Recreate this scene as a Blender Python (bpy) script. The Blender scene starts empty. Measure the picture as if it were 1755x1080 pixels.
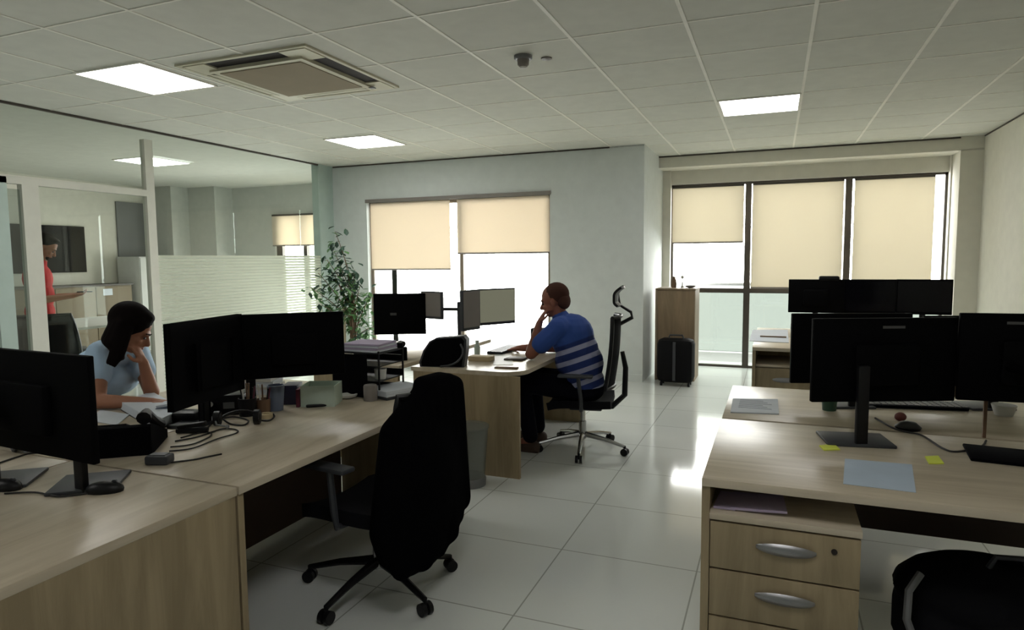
import bpy, bmesh, math, random
from mathutils import Vector, Matrix, Euler
from math import sin, cos, pi, radians as rad
random.seed(7)
S = bpy.context.scene
COL = S.collection

# ------------------------------------------------------------------ camera
YAW, PIT, ROL, FPX, EYE = -0.3819, -0.08524, -0.00865, 1122.7, 1.43
Fv = Vector((sin(YAW)*cos(PIT), cos(YAW)*cos(PIT), sin(PIT)))
R0 = Vector((cos(YAW), -sin(YAW), 0)); U0 = R0.cross(Fv)
Rv = cos(ROL)*R0 + sin(ROL)*U0
Uv = -sin(ROL)*R0 + cos(ROL)*U0
CAMP = Vector((0, 0, EYE))
cd = bpy.data.cameras.new('camera'); cam = bpy.data.objects.new('camera', cd); COL.objects.link(cam)
cd.sensor_fit = 'HORIZONTAL'; cd.sensor_width = 36; cd.lens = 36*FPX/1755; cd.clip_start = 0.05
M = Matrix((Rv, Uv, -Fv)).transposed().to_4x4(); M.translation = CAMP
cam.matrix_world = M; S.camera = cam

def ray(x, y): return Rv*((x-877.5)/FPX) - Uv*((y-540)/FPX) + Fv
def P(x, y, d): return CAMP + ray(x, y)*d
def PZ(x, y, z): r = ray(x, y); return CAMP + r*((z-EYE)/r.z)
def PX(x, y, X): r = ray(x, y); return CAMP + r*(X/r.x)
def PY(x, y, Y): r = ray(x, y); return CAMP + r*(Y/r.y)

# ------------------------------------------------------------------ materials
def mat(name, col, rough=.6, metal=0, spec=.5, **k):
    m = bpy.data.materials.new(name); m.use_nodes = True
    b = m.node_tree.nodes['Principled BSDF']
    b.inputs['Base Color'].default_value = (*col, 1); b.inputs['Roughness'].default_value = rough
    b.inputs['Metallic'].default_value = metal; b.inputs['Specular IOR Level'].default_value = spec
    for kk, v in k.items(): b.inputs[kk].default_value = v
    n = m.node_tree.nodes; l = m.node_tree.links
    # a little procedural variation of tone on every surface
    if k.get('_', 1) and metal == 0:
        tc = n.new('ShaderNodeTexCoord'); ns = n.new('ShaderNodeTexNoise'); ns.inputs['Scale'].default_value = 9
        ns.inputs['Detail'].default_value = 3
        mr = n.new('ShaderNodeMapRange'); mr.inputs[3].default_value = .92; mr.inputs[4].default_value = 1.08
        mx = n.new('ShaderNodeMix'); mx.data_type = 'RGBA'; mx.blend_type = 'MULTIPLY'; mx.inputs[0].default_value = 1
        mx.inputs[6].default_value = (*col, 1)
        l.new(tc.outputs['Object'], ns.inputs['Vector']); l.new(ns.outputs['Fac'], mr.inputs[0]); l.new(mr.outputs[0], mx.inputs[7])
        l.new(mx.outputs[2], b.inputs['Base Color'])
    return m

def wood(name, c1, c2, axis='X', rough=.35):
    m = bpy.data.materials.new(name); m.use_nodes = True
    n = m.node_tree.nodes; l = m.node_tree.links; b = n['Principled BSDF']
    tc = n.new('ShaderNodeTexCoord'); mp = n.new('ShaderNodeMapping')
    sc = {'X': (1.2, 11, 11), 'Y': (11, 1.2, 11), 'Z': (9, 9, .9)}[axis]
    mp.inputs['Scale'].default_value = sc
    ns = n.new('ShaderNodeTexNoise'); ns.inputs['Scale'].default_value = 1.3; ns.inputs['Detail'].default_value = 7
    ns.inputs['Roughness'].default_value = .62; ns.inputs['Distortion'].default_value = .7
    n2 = n.new('ShaderNodeTexNoise'); n2.inputs['Scale'].default_value = .5
    cr = n.new('ShaderNodeValToRGB'); cr.color_ramp.elements[0].position = .36; cr.color_ramp.elements[0].color = (*c2, 1)
    cr.color_ramp.elements[1].position = .62; cr.color_ramp.elements[1].color = (*c1, 1)
    mx = n.new('ShaderNodeMix'); mx.data_type = 'RGBA'; mx.blend_type = 'MULTIPLY'; mx.inputs[0].default_value = 1
    mr = n.new('ShaderNodeMapRange'); mr.inputs[3].default_value = .88; mr.inputs[4].default_value = 1.1
    l.new(tc.outputs['Object'], mp.inputs[0]); l.new(mp.outputs[0], ns.inputs[0]); l.new(mp.outputs[0], n2.inputs[0])
    l.new(ns.outputs['Fac'], cr.inputs[0]); l.new(cr.outputs[0], mx.inputs[6]); l.new(n2.outputs['Fac'], mr.inputs[0])
    l.new(mr.outputs[0], mx.inputs[7]); l.new(mx.outputs[2], b.inputs['Base Color'])
    b.inputs['Roughness'].default_value = rough; b.inputs['Specular IOR Level'].default_value = .35
    return m

def emis(name, col, st):
    m = bpy.data.materials.new(name); m.use_nodes = True
    b = m.node_tree.nodes['Principled BSDF']; b.inputs['Base Color'].default_value = (0, 0, 0, 1)
    b.inputs['Emission Color'].default_value = (*col, 1); b.inputs['Emission Strength'].default_value = st
    return m

def glassmat(name, tint, refl=.08, fro=0.0):
    m = bpy.data.materials.new(name); m.use_nodes = True
    n = m.node_tree.nodes; l = m.node_tree.links; n.remove(n['Principled BSDF'])
    out = n['Material Output']; t = n.new('ShaderNodeBsdfTransparent'); t.inputs[0].default_value = (*tint, 1)
    g = n.new('ShaderNodeBsdfGlossy'); g.inputs['Roughness'].default_value = .01; g.inputs[0].default_value = (.9, 1, .95, 1)
    lw = n.new('ShaderNodeLayerWeight'); fr = n.new('ShaderNodeMath'); fr.operation = 'POWER'; fr.inputs[1].default_value = 5; l.new(lw.outputs['Facing'], fr.inputs[0])
    mm = n.new('ShaderNodeMath'); mm.operation = 'MULTIPLY_ADD'; mm.inputs[1].default_value = .3; mm.inputs[2].default_value = refl
    mx = n.new('ShaderNodeMixShader'); l.new(fr.outputs[0], mm.inputs[0]); l.new(mm.outputs[0], mx.inputs[0])
    l.new(t.outputs[0], mx.inputs[1]); l.new(g.outputs[0], mx.inputs[2]); last = mx
    if fro:
        d = n.new('ShaderNodeBsdfDiffuse'); d.inputs[0].default_value = (.6, .62, .56, 1)
        m2 = n.new('ShaderNodeMixShader'); m2.inputs[0].default_value = fro
        l.new(mx.outputs[0], m2.inputs[1]); l.new(d.outputs[0], m2.inputs[2]); last = m2
    l.new(last.outputs[0], out.inputs[0])
    return m

def blindmat(name, col, tr, open_=.02):
    m = bpy.data.materials.new(name); m.use_nodes = True
    n = m.node_tree.nodes; l = m.node_tree.links; n.remove(n['Principled BSDF']); out = n['Material Output']
    d = n.new('ShaderNodeBsdfDiffuse'); d.inputs[0].default_value = (*col, 1)
    t = n.new('ShaderNodeBsdfTranslucent')
    tc = n.new('ShaderNodeTexCoord'); ns = n.new('ShaderNodeTexNoise'); ns.inputs['Scale'].default_value = 1.4
    mr = n.new('ShaderNodeMapRange'); mr.inputs[3].default_value = .93; mr.inputs[4].default_value = 1.05
    mc = n.new('ShaderNodeMix'); mc.data_type = 'RGBA'; mc.blend_type = 'MULTIPLY'; mc.inputs[0].default_value = 1
    mc.inputs[6].default_value = (col[0]*tr, col[1]*tr, col[2]*tr, 1)
    l.new(tc.outputs['Object'], ns.inputs[0]); l.new(ns.outputs['Fac'], mr.inputs[0]); l.new(mr.outputs[0], mc.inputs[7])
    l.new(mc.outputs[2], t.inputs[0])
    a = n.new('ShaderNodeMixShader'); a.inputs[0].default_value = .5
    l.new(d.outputs[0], a.inputs[1]); l.new(t.outputs[0], a.inputs[2])
    tp = n.new('ShaderNodeBsdfTransparent'); b = n.new('ShaderNodeMixShader'); b.inputs[0].default_value = open_
    l.new(a.outputs[0], b.inputs[1]); l.new(tp.outputs[0], b.inputs[2]); l.new(b.outputs[0], out.inputs[0])
    return m

def floormat():
    m = bpy.data.materials.new('marble_tiles'); m.use_nodes = True
    n = m.node_tree.nodes; l = m.node_tree.links; b = n['Principled BSDF']
    tc = n.new('ShaderNodeTexCoord')
    ns = n.new('ShaderNodeTexNoise'); ns.inputs['Scale'].default_value = 1.1; ns.inputs['Detail'].default_value = 9; ns.inputs['Distortion'].default_value = 1.6
    cr = n.new('ShaderNodeValToRGB'); e = cr.color_ramp.elements
    e[0].position = .0; e[0].color = (.72, .75, .73, 1); e[1].position = 1; e[1].color = (.72, .75, .73, 1)
    for p, c in ((.44, (.72, .75, .73, 1)), (.485, (.46, .48, .46, 1)), (.53, (.74, .77, .75, 1))):
        q = cr.color_ramp.elements.new(p); q.color = c
    n2 = n.new('ShaderNodeTexNoise'); n2.inputs['Scale'].default_value = .45
    mm = n.new('ShaderNodeMapRange'); mm.inputs[1].default_value = .42; mm.inputs[2].default_value = .65
    mxv = n.new('ShaderNodeMix'); mxv.data_type = 'RGBA'; mxv.inputs[6].default_value = (.73, .76, .74, 1)
    l.new(n2.outputs['Fac'], mm.inputs[0]); l.new(mm.outputs[0], mxv.inputs[0]); l.new(cr.outputs[0], mxv.inputs[7])
    br = n.new('ShaderNodeTexBrick'); br.offset = 0; br.inputs['Scale'].default_value = 1
    br.inputs['Brick Width'].default_value = .645; br.inputs['Row Height'].default_value = .645
    br.inputs['Mortar Size'].default_value = .0035; br.inputs['Mortar Smooth'].default_value = .1
    br.inputs['Color1'].default_value = (1, 1, 1, 1); br.inputs['Color2'].default_value = (.97, .97, .97, 1)
    br.inputs['Mortar'].default_value = (.52, .52, .5, 1)
    mp = n.new('ShaderNodeMapping'); mp.inputs['Location'].default_value = (.30, .24, 0)
    l.new(tc.outputs['Object'], mp.inputs[0]); l.new(mp.outputs[0], br.inputs[0]); l.new(tc.outputs['Object'], ns.inputs[0]); l.new(tc.outputs['Object'], n2.inputs[0])
    mx = n.new('ShaderNodeMix'); mx.data_type = 'RGBA'; mx.blend_type = 'MULTIPLY'; mx.inputs[0].default_value = 1
    l.new(mxv.outputs[2], mx.inputs[6]); l.new(br.outputs['Color'], mx.inputs[7]); l.new(mx.outputs[2], b.inputs['Base Color'])
    b.inputs['Roughness'].default_value = .09; b.inputs['Specular IOR Level'].default_value = .45
    return m

def filmmat():
    m = bpy.data.materials.new('frosted_striped_film'); m.use_nodes = True
    n = m.node_tree.nodes; l = m.node_tree.links; n.remove(n['Principled BSDF']); out = n['Material Output']
    tc = n.new('ShaderNodeTexCoord'); sp = n.new('ShaderNodeSeparateXYZ'); l.new(tc.outputs['Object'], sp.inputs[0])
    w = n.new('ShaderNodeMath'); w.operation = 'MULTIPLY'; w.inputs[1].default_value = 1/.034; l.new(sp.outputs[2], w.inputs[0])
    fr = n.new('ShaderNodeMath'); fr.operation = 'FRACT'; l.new(w.outputs[0], fr.inputs[0])
    gt = n.new('ShaderNodeMath'); gt.operation = 'GREATER_THAN'; gt.inputs[1].default_value = .30; l.new(fr.outputs[0], gt.inputs[0])
    mr = n.new('ShaderNodeMapRange'); mr.inputs[3].default_value = .55; mr.inputs[4].default_value = .93; l.new(gt.outputs[0], mr.inputs[0])
    t = n.new('ShaderNodeBsdfTransparent'); t.inputs[0].default_value = (.9, .95, .9, 1)
    d = n.new('ShaderNodeBsdfDiffuse'); d.inputs[0].default_value = (.74, .76, .68, 1)
    tl = n.new('ShaderNodeBsdfTranslucent'); tl.inputs[0].default_value = (.80, .82, .74, 1)
    a = n.new('ShaderNodeMixShader'); a.inputs[0].default_value = .55; l.new(d.outputs[0], a.inputs[1]); l.new(tl.outputs[0], a.inputs[2])
    b = n.new('ShaderNodeMixShader'); l.new(mr.outputs[0], b.inputs[0]); l.new(t.outputs[0], b.inputs[1]); l.new(a.outputs[0], b.inputs[2])
    l.new(b.outputs[0], out.inputs[0])
    return m

def stripes():
    m = bpy.data.materials.new('blue_striped_knit'); m.use_nodes = True
    n = m.node_tree.nodes; l = m.node_tree.links; b = n['Principled BSDF']; b.inputs['Roughness'].default_value = .9
    tc = n.new('ShaderNodeTexCoord')
    dp = n.new('ShaderNodeVectorMath'); dp.operation = 'DOT_PRODUCT'; dp.inputs[1].default_value = (-.34, 0, .94); l.new(tc.outputs['Object'], dp.inputs[0])
    ad = n.new('ShaderNodeMath'); ad.operation = 'MULTIPLY'; ad.inputs[1].default_value = 1/.082; l.new(dp.outputs['Value'], ad.inputs[0])
    fr = n.new('ShaderNodeMath'); fr.operation = 'FRACT'; l.new(ad.outputs[0], fr.inputs[0])
    g = n.new('ShaderNodeMath'); g.operation = 'LESS_THAN'; g.inputs[1].default_value = .42; l.new(fr.outputs[0], g.inputs[0])
    lo = n.new('ShaderNodeMath'); lo.operation = 'LESS_THAN'; lo.inputs[1].default_value = .80; l.new(dp.outputs['Value'], lo.inputs[0])
    mu = n.new('ShaderNodeMath'); mu.operation = 'MULTIPLY'; l.new(g.outputs[0], mu.inputs[0]); l.new(lo.outputs[0], mu.inputs[1])
    c = n.new('ShaderNodeMix'); c.data_type = 'RGBA'; c.inputs[6].default_value = (.015, .035, .17, 1); c.inputs[7].default_value = (.36, .38, .56, 1)
    l.new(mu.outputs[0], c.inputs[0])
    up = n.new('ShaderNodeMapRange'); up.inputs[1].default_value = .80; up.inputs[2].default_value = .81; l.new(dp.outputs['Value'], up.inputs[0])
    c2 = n.new('ShaderNodeMix'); c2.data_type = 'RGBA'; c2.inputs[7].default_value = (.03, .08, .33, 1)
    l.new(up.outputs[0], c2.inputs[0]); l.new(c.outputs[2], c2.inputs[6]); l.new(c2.outputs[2], b.inputs['Base Color'])
    return m

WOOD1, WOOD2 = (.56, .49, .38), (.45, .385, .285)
MT = dict(
    wall=mat('painted_wall', (.62, .66, .65), .85), wallw=mat('cream_wall', (.70, .68, .60), .85),
    ceil=mat('ceiling_tile', (.68, .68, .62), .95), grid=mat('ceiling_grid', (.90, .88, .81), .6),
    floor=floormat(), top=wood('oak_top', WOOD1, WOOD2, 'Y'), topx=wood('oak_top_cross', WOOD1, WOOD2, 'X'),
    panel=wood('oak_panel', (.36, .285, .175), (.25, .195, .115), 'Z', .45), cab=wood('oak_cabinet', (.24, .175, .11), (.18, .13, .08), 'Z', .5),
    edge=mat('oak_edge', (.27, .21, .145), .5), shadewood=mat('shaded_brown_board', (.05, .03, .02), .6),  # dark board: brown, with under-desk shade put into its colour
    black=mat('black_plastic', (.006, .006, .007), .42, spec=.25), blackm=mat('black_matte', (.003, .003, .004), .95, spec=.05),
    mon=mat('monitor_black', (.0015, .0015, .002), .7, spec=.06), scr=mat('dark_screen', (.003, .003, .005), .12, spec=.25),
    mesh=mat('black_chair_mesh', (.006, .006, .008), .8, spec=.1), cloth=mat('black_jacket_cloth', (.002, .002, .0025), 1, spec=.02),
    chrome=mat('chrome', (.45, .45, .45), .25, 1), steel=mat('brushed_steel', (.32, .32, .33), .38, 1), grey=mat('grey_plastic', (.16, .165, .17), .5),
    dgrey=mat('dark_grey_plastic', (.035, .038, .045), .5), whitep=mat('white_plastic', (.6, .6, .57), .5),
    paper=mat('white_paper', (.62, .66, .72), .8), paperb=mat('bluish_paper', (.46, .55, .66), .8), lilac=mat('lilac_paper', (.42, .36, .50), .8),
    frame=mat('white_frame', (.60, .60, .53), .6), mint=mat('mint_glass_edge', (.42, .52, .48), .4), alu=mat('dark_bronze_aluminium', (.055, .045, .035), .5),
    frameglare=mat('glare_lightened_aluminium', (.20, .16, .12), .5), glass=glassmat('clear_partition_glass', (.80, .84, .80), .03), wglass=glassmat('window_glass', (.95, .97, .96), .04), mglass=glassmat('frosted_lower_glass', (.31, .335, .315), .04, .04),  # aluminium tone lightened to imitate glare around the wide window
    rglass=glassmat('mint_railing_glass', (.125, .135, .128), .04, 0), dglass=glassmat('dim_door_glass', (.5, .56, .53), .05, .1),
    blind=blindmat('beige_roller_fabric', (.84, .76, .64), .74), blind2=blindmat('sand_roller_fabric', (.80, .75, .63), .56),
    film=filmmat(), led=emis('led_diffuser', (1, .98, .95), 16), acw=mat('aged_white_plastic', (.56, .53, .40), .5), acg=mat('beige_filter_grille', (.24, .19, .12), .8),
    skin=mat('warm_skin', (.33, .15, .09), .55, spec=.3), skin2=mat('tanned_skin', (.27, .105, .07), .55, spec=.3), lips=mat('lips', (.20, .055, .05), .6),
    hair=mat('dark_hair', (.004, .002, .002), .8, spec=.08), hairs=mat('short_cropped_hair', (.075, .035, .028), .9, spec=.1), eyew=mat('eye', (.02, .012, .01), .3),
    lblue=mat('light_blue_shirt_cloth', (.40, .55, .72), .9), red=mat('red_shirt_cloth', (.50, .006, .010), .85), stripe=stripes(), jeans=mat('dark_trousers', (.006, .006, .010), .95, spec=.05),
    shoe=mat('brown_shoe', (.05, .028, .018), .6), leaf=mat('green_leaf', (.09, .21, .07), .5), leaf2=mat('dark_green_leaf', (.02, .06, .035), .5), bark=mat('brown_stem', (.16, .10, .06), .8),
    soil=mat('potting_soil', (.03, .02, .015), .95), pot=mat('pale_pot', (.5, .42, .3), .6), yellow=mat('yellow_note', (.72, .80, .10), .8), navy=mat('navy_plastic', (.012, .012, .04), .5),
    mintbox=mat('pale_green_card', (.46, .55, .47), .8), maroon=mat('maroon_cover', (.10, .012, .03), .7), slate=mat('blue_grey_plastic', (.13, .16, .23), .5),
    brass=mat('dull_pen_brown', (.16, .09, .05), .6), screenlit=emis('lit_olive_display', (.165, .165, .115), 1.0), screengrey=mat('grey_backed_panel', (.20, .18, .165), .6),
    suit=mat('black_suitcase_shell', (.004, .004, .005), .7, spec=.12), cream=mat('cream_box_card', (.55, .44, .27), .7), tv=mat('television_glass', (.002, .002, .002), .6, spec=.08),
    credz=mat('brown_credenza', (.19, .15, .095), .6), door=mat('grey_door', (.19, .19, .185), .6), fac=mat('pale_render', (.5, .48, .42), .9), street=mat('grey_paving', (.3, .3, .3), .9),
    hole=mat('dark_slot', (.01, .006, .005), .9), cable=mat('black_cable', (.012, .010, .010), .6), binp=glassmat('cloudy_bin_plastic', (.62, .63, .63), .05, .16), bluep=mat('dark_bluish_panel', (.025, .03, .06), .6),
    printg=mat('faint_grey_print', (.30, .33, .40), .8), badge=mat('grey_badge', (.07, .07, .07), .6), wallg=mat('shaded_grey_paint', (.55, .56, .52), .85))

# ------------------------------------------------------------------ mesh builder
class MB:
    def __init__(s): s.b = bmesh.new()
    def _m(s, vs, M):
        for v in vs: v.co = M @ v.co
    def box(s, c, sz, rot=None, bev=0):
        r = bmesh.ops.create_cube(s.b, size=1); vs = r['verts']
        T = Matrix.Translation(Vector(c)) @ (rot.to_4x4() if rot else Matrix.Identity(4)) @ Matrix.Diagonal((*sz, 1))
        s._m(vs, T)
        if bev:
            es = list({e for v in vs for e in v.link_edges})
            bmesh.ops.bevel(s.b, geom=es, offset=min(bev, min(sz)*.45), segments=2, profile=.5, affect='EDGES')
        return s
    def bb(s, x0, x1, y0, y1, z0, z1, bev=0):
        return s.box(((x0+x1)/2, (y0+y1)/2, (z0+z1)/2), (abs(x1-x0), abs(y1-y0), abs(z1-z0)), None, bev)
    def cyl(s, p, q, r0, r1=None, seg=16):
        p, q = Vector(p), Vector(q); r1 = r0 if r1 is None else r1
        d = q-p; L = d.length
        if L < 1e-6: return s
        r = bmesh.ops.create_cone(s.b, cap_ends=True, segments=seg, radius1=r0, radius2=r1, depth=L)
        s._m(r['verts'], Matrix.Translation((p+q)/2) @ d.to_track_quat('Z', 'Y').to_matrix().to_4x4()); return s
    def ball(s, c, r, rot=None, seg=16):
        if not hasattr(r, '__len__'): r = (r, r, r)
        k = bmesh.ops.create_uvsphere(s.b, u_segments=seg, v_segments=max(6, seg*2//3), radius=1)
        s._m(k['verts'], Matrix.Translation(Vector(c)) @ (rot.to_4x4() if rot else Matrix.Identity(4)) @ Matrix.Diagonal((*r, 1))); return s
    def cap(s, p, q, r0, r1=None, seg=12):
        r1 = r0 if r1 is None else r1
        s.cyl(p, q, r0, r1, seg); s.ball(p, r0, seg=seg); s.ball(q, r1, seg=seg); return s
    def tube(s, pts, r, seg=8, closed=False):
        pts = [Vector(p) for p in pts]; rings = []; up = None
        for i, p in enumerate(pts):
            a = pts[max(i-1, 0)]; b = pts[min(i+1, len(pts)-1)]; t = (b-a).normalized()
            if up is None: up = t.orthogonal().normalized()
            up = (up - t*up.dot(t)).normalized(); w = t.cross(up)
            rr = r[i] if hasattr(r, '__len__') else r
            rings.append([s.b.verts.new(p + up*rr*cos(2*pi*k/seg) + w*rr*sin(2*pi*k/seg)) for k in range(seg)])
        for A, B in zip(rings, rings[1:]):
            for k in range(seg): s.b.faces.new((A[k], A[(k+1) % seg], B[(k+1) % seg], B[k]))
        s.b.faces.new(rings[0][::-1]); s.b.faces.new(rings[-1]); return s
    def lathe(s, c, prof, seg=24):
        c = Vector(c); rings = [[s.b.verts.new(c + Vector((r*cos(2*pi*k/seg), r*sin(2*pi*k/seg), z))) for k in range(seg)] for r, z in prof]
        for A, B in zip(rings, rings[1:]):
            for k in range(seg): s.b.faces.new((A[k], A[(k+1) % seg], B[(k+1) % seg], B[k]))
        if prof[0][0] > 1e-4: s.b.faces.new(rings[0][::-1])
        if prof[-1][0] > 1e-4 and prof[-1] != prof[0]: s.b.faces.new(rings[-1])
        return s
    def prism(s, poly, a, b, fn):
        """poly of (u,v); fn(u,v,w)->point, w from a to b"""
        A = [s.b.verts.new(fn(u, v, a)) for u, v in poly]; B = [s.b.verts.new(fn(u, v, b)) for u, v in poly]
        s.b.faces.new(A); s.b.faces.new(B[::-1]); n = len(A)
        for k in range(n): s.b.faces.new((A[k], B[k], B[(k+1) % n], A[(k+1) % n]))
        return s
    def quad(s, *p):
        s.b.faces.new([s.b.verts.new(Vector(q)) for q in p]); return s
    def grid(s, fn, nu, nv, thick=0):
        V = [[s.b.verts.new(fn(i/nu, j/nv)) for j in range(nv+1)] for i in range(nu+1)]
        fs = [s.b.faces.new((V[i][j], V[i+1][j], V[i+1][j+1], V[i][j+1])) for i in range(nu) for j in range(nv)]
        if thick:
            bmesh.ops.recalc_face_normals(s.b, faces=fs)
            bmesh.ops.solidify(s.b, geom=fs, thickness=thick)
        return s
    def xf(s, M):
        for v in s.b.verts: v.co = M @ v.co
        return s
    def mesh(s, name, m, smooth=None):
        bmesh.ops.recalc_face_normals(s.b, faces=s.b.faces[:])
        me = bpy.data.meshes.new(name); s.b.to_mesh(me); s.b.free()
        if m: me.materials.append(m)
        if smooth is not None:
            me.polygons.foreach_set('use_smooth', [True]*len(me.polygons))
            if smooth < 180:
                try: me.set_sharp_from_angle(angle=rad(smooth))
                except Exception: pass
        me.update(); return me

def link(name, me):
    o = bpy.data.objects.new(name, me); COL.objects.link(o); return o
def T(name, label, cat, loc=(0, 0, 0), rz=0, group=None):
    o = link(name, None); o.location = loc; o.rotation_euler = (0, 0, rz); o['label'] = label; o['category'] = cat
    o.empty_display_size = .05
    if group: o['group'] = group
    return o
def Pt(name, mb, m, parent, world=False, smooth=35, label=None, me=None):
    """a part; world=True: the mesh was built in world coordinates"""
    root = parent
    if world:
        while root.parent: root = root.parent
        inv = (Matrix.Translation(root.location) @ Euler(root.rotation_euler).to_matrix().to_4x4()).inverted()
        if mb: mb.xf(inv)
    me = me or mb.mesh(name, m, smooth)
    o = link(name, me); o.parent = parent
    if label: o['label'] = label
    return o
def one(name, mb, m, label, cat, loc=None, group=None, smooth=35):
    """a thing that is one mesh, built in world coordinates around loc"""
    if loc is None: loc = Vector((0, 0, 0))
    loc = Vector(loc); mb.xf(Matrix.Translation(-loc)); o = link(name, mb.mesh(name, m, smooth)); o.location = loc
    o['label'] = label; o['category'] = cat
    if group: o['group'] = group
    return o
def ST(name, mb, m, parent=None, smooth=None, **k):
    o = link(name, mb.mesh(name, m, smooth)); o['kind'] = 'structure'
    if parent: o.parent = parent
    return o
def dup(o, parent=None, loc=None, rz=None, **props):
    c = o.copy(); COL.objects.link(c)
    if parent: c.parent = parent
    if loc is not None: c.location = loc
    if rz is not None: c.rotation_euler = (0, 0, rz)
    for k, v in props.items(): c[k] = v
    for ch in list(o.children): dup(ch, c)
    return c
def remesh(mb, voxel, sm=6, it=.5):
    """merge overlapping solids into one continuous skin"""
    me = mb.mesh('tmp', None); o = link('tmp', me)
    a = o.modifiers.new('r', 'REMESH'); a.mode = 'VOXEL'; a.voxel_size = voxel
    b = o.modifiers.new('s', 'SMOOTH'); b.factor = it; b.iterations = sm
    dg = bpy.context.evaluated_depsgraph_get(); r = bpy.data.meshes.new_from_object(o.evaluated_get(dg))
    bpy.data.objects.remove(o); bpy.data.meshes.remove(me)
    r.polygons.foreach_set('use_smooth', [True]*len(r.polygons)); return r
def Body(name, mb, m, parent, voxel=.006, sm=5):
    root = parent
    while root.parent: root = root.parent
    inv = (Matrix.Translation(root.location) @ Euler(root.rotation_euler).to_matrix().to_4x4()).inverted()
    mb.xf(inv); me = remesh(mb, voxel, sm); me.name = name; me.materials.append(m)
    o = link(name, me); o.parent = parent; return o

# ------------------------------------------------------------------ room
CH = 2.7; XG = -5.64; XR = 2.04; YN = -2.6; YB = 7.49; XT = -10.0
ST('floor', MB().bb(XT-.1, XR+.1, YN-.1, 9.35, -.1, 0), MT['floor'])
ST('ceiling', MB().bb(XT-.1, XR+.1, YN-.1, 9.35, CH, CH+.1), MT['ceil'])
g = MB()
k = -3
while -.483+.645*k > -5.6: k -= 1
for i in range(-8, 5):
    X = -.483+.645*i
    if X > XG+.02 and X < XR: g.bb(X-.010, X+.010, YN, 8.47 if X > -1.39 else YB, CH-.004, CH+.001)
for i in range(-13, 5):
    Y = 5.69+.645*i
    if YN < Y < 8.47:
        g.bb(XG+.01, XR if Y < YB else XR, Y-.006, Y+.006, CH-.003, CH+.001) if Y < YB else g.bb(-1.39, XR, Y-.006, Y+.006, CH-.003, CH+.001)
ST('trim_1', g, MT['grid'])
ST('wall_right', MB().bb(XR, XR+.15, YN, 9.3, 0, CH), MT['wallw'])
ST('wall_near', MB().bb(XT, XR, YN-.15, YN, 0, CH), MT['wall'])
# back wall with window 1 opening
W1 = (-5.09, -2.51, .25, 2.20)
ST('wall_back', MB().bb(XG, W1[0], YB, YB+.14, 0, CH).bb(W1[1], -1.74, YB, YB+.14, 0, CH)
   .bb(W1[0], W1[1], YB, YB+.14, W1[3], CH).bb(W1[0], W1[1], YB, YB+.14, 0, W1[2]), MT['wall'])
ST('wall_pier', MB().bb(-1.787, -1.39, YB-.012, 8.95, 0, CH), MT['wall'])
# bay
ST('wall_bay', MB().bb(-1.39, -1.29, 8.80, 9.05, 0, 2.56).bb(1.81, 1.83, 8.8, 9.05, 0, 2.56).bb(-1.29, 1.81, 8.86, 9.05, 2.38, 2.56)
   .bb(-1.39, XR, 8.47, 9.1, 2.555, CH).bb(1.825, XR, 8.47, 9.05, 0, 2.56), MT['wallw'])
ST('baseboard_back', MB().bb(-5.6, -1.8, YB-.012, YB, 0, .09).bb(-1.787, -1.39, YB-.024, YB-.012, 0, .09), MT['wall'])
ST('trim_2', MB().bb(XG+.03, -1.39, YB-.012, YB-.001, CH-.018, CH-.004).bb(-1.39, 1.82, 8.458, 8.469, CH-.018, CH-.004).bb(XR-.012, XR-.001, 1, 8.45, CH-.014, CH-.004), MT['alu'])

def pane(x0, x1, y, z0, z1): return MB().quad((x0, y, z0), (x1, y, z0), (x1, y, z1), (x0, y, z1))
def paney(mb, y0, y1, z0, z1, X=XG): return mb.quad((X, y0, z0), (X, y1, z0), (X, y1, z1), (X, y0, z1))
def window(name, x0, x1, z0, z1, y, posts, rails, th=.05, glass='wglass', low=None, fm='alu'):
    o = link(name, None); o['kind'] = 'structure'
    f = MB()
    f.bb(x0, x0+th, y, y+.05, z0, z1).bb(x1-th, x1, y, y+.05, z0, z1).bb(x0, x1, y, y+.05, z1-th, z1).bb(x0, x1, y, y+.05, z0, z0+th)
    for X, w in posts: f.bb(X-w/2, X+w/2, y-.01, y+.06, z0, z1)
    for a, b, Z, w in rails: f.bb(a, b, y-.004, y+.054, Z-w/2, Z+w/2)
    ST('window_frame', f, MT[fm], o)
    if low is None: ST('glass_pane', pane(x0+.01, x1-.01, y+.023, z0+.01, z1-.01), MT[glass], o)
    else:
        ST('glass_pane', pane(x0+.01, x1-.01, y+.023, low, z1-.01), MT[glass], o)
        ST('glass_pane', pane(x0+.01, x1-.01, y+.023, z0+.01, low), MT['mglass'], o)
    return o
window('window_1', W1[0], W1[1], W1[2], W1[3], YB+.07, [(-3.72, .05)], [], .05, fm='frameglare')
window('window_2', -1.29, 1.81, 0, 2.38, 8.9, [(-.335, .075), (.80, .075)], [(-1.29, 1.81, 1.0, .06)], .028, low=1.0)

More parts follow.
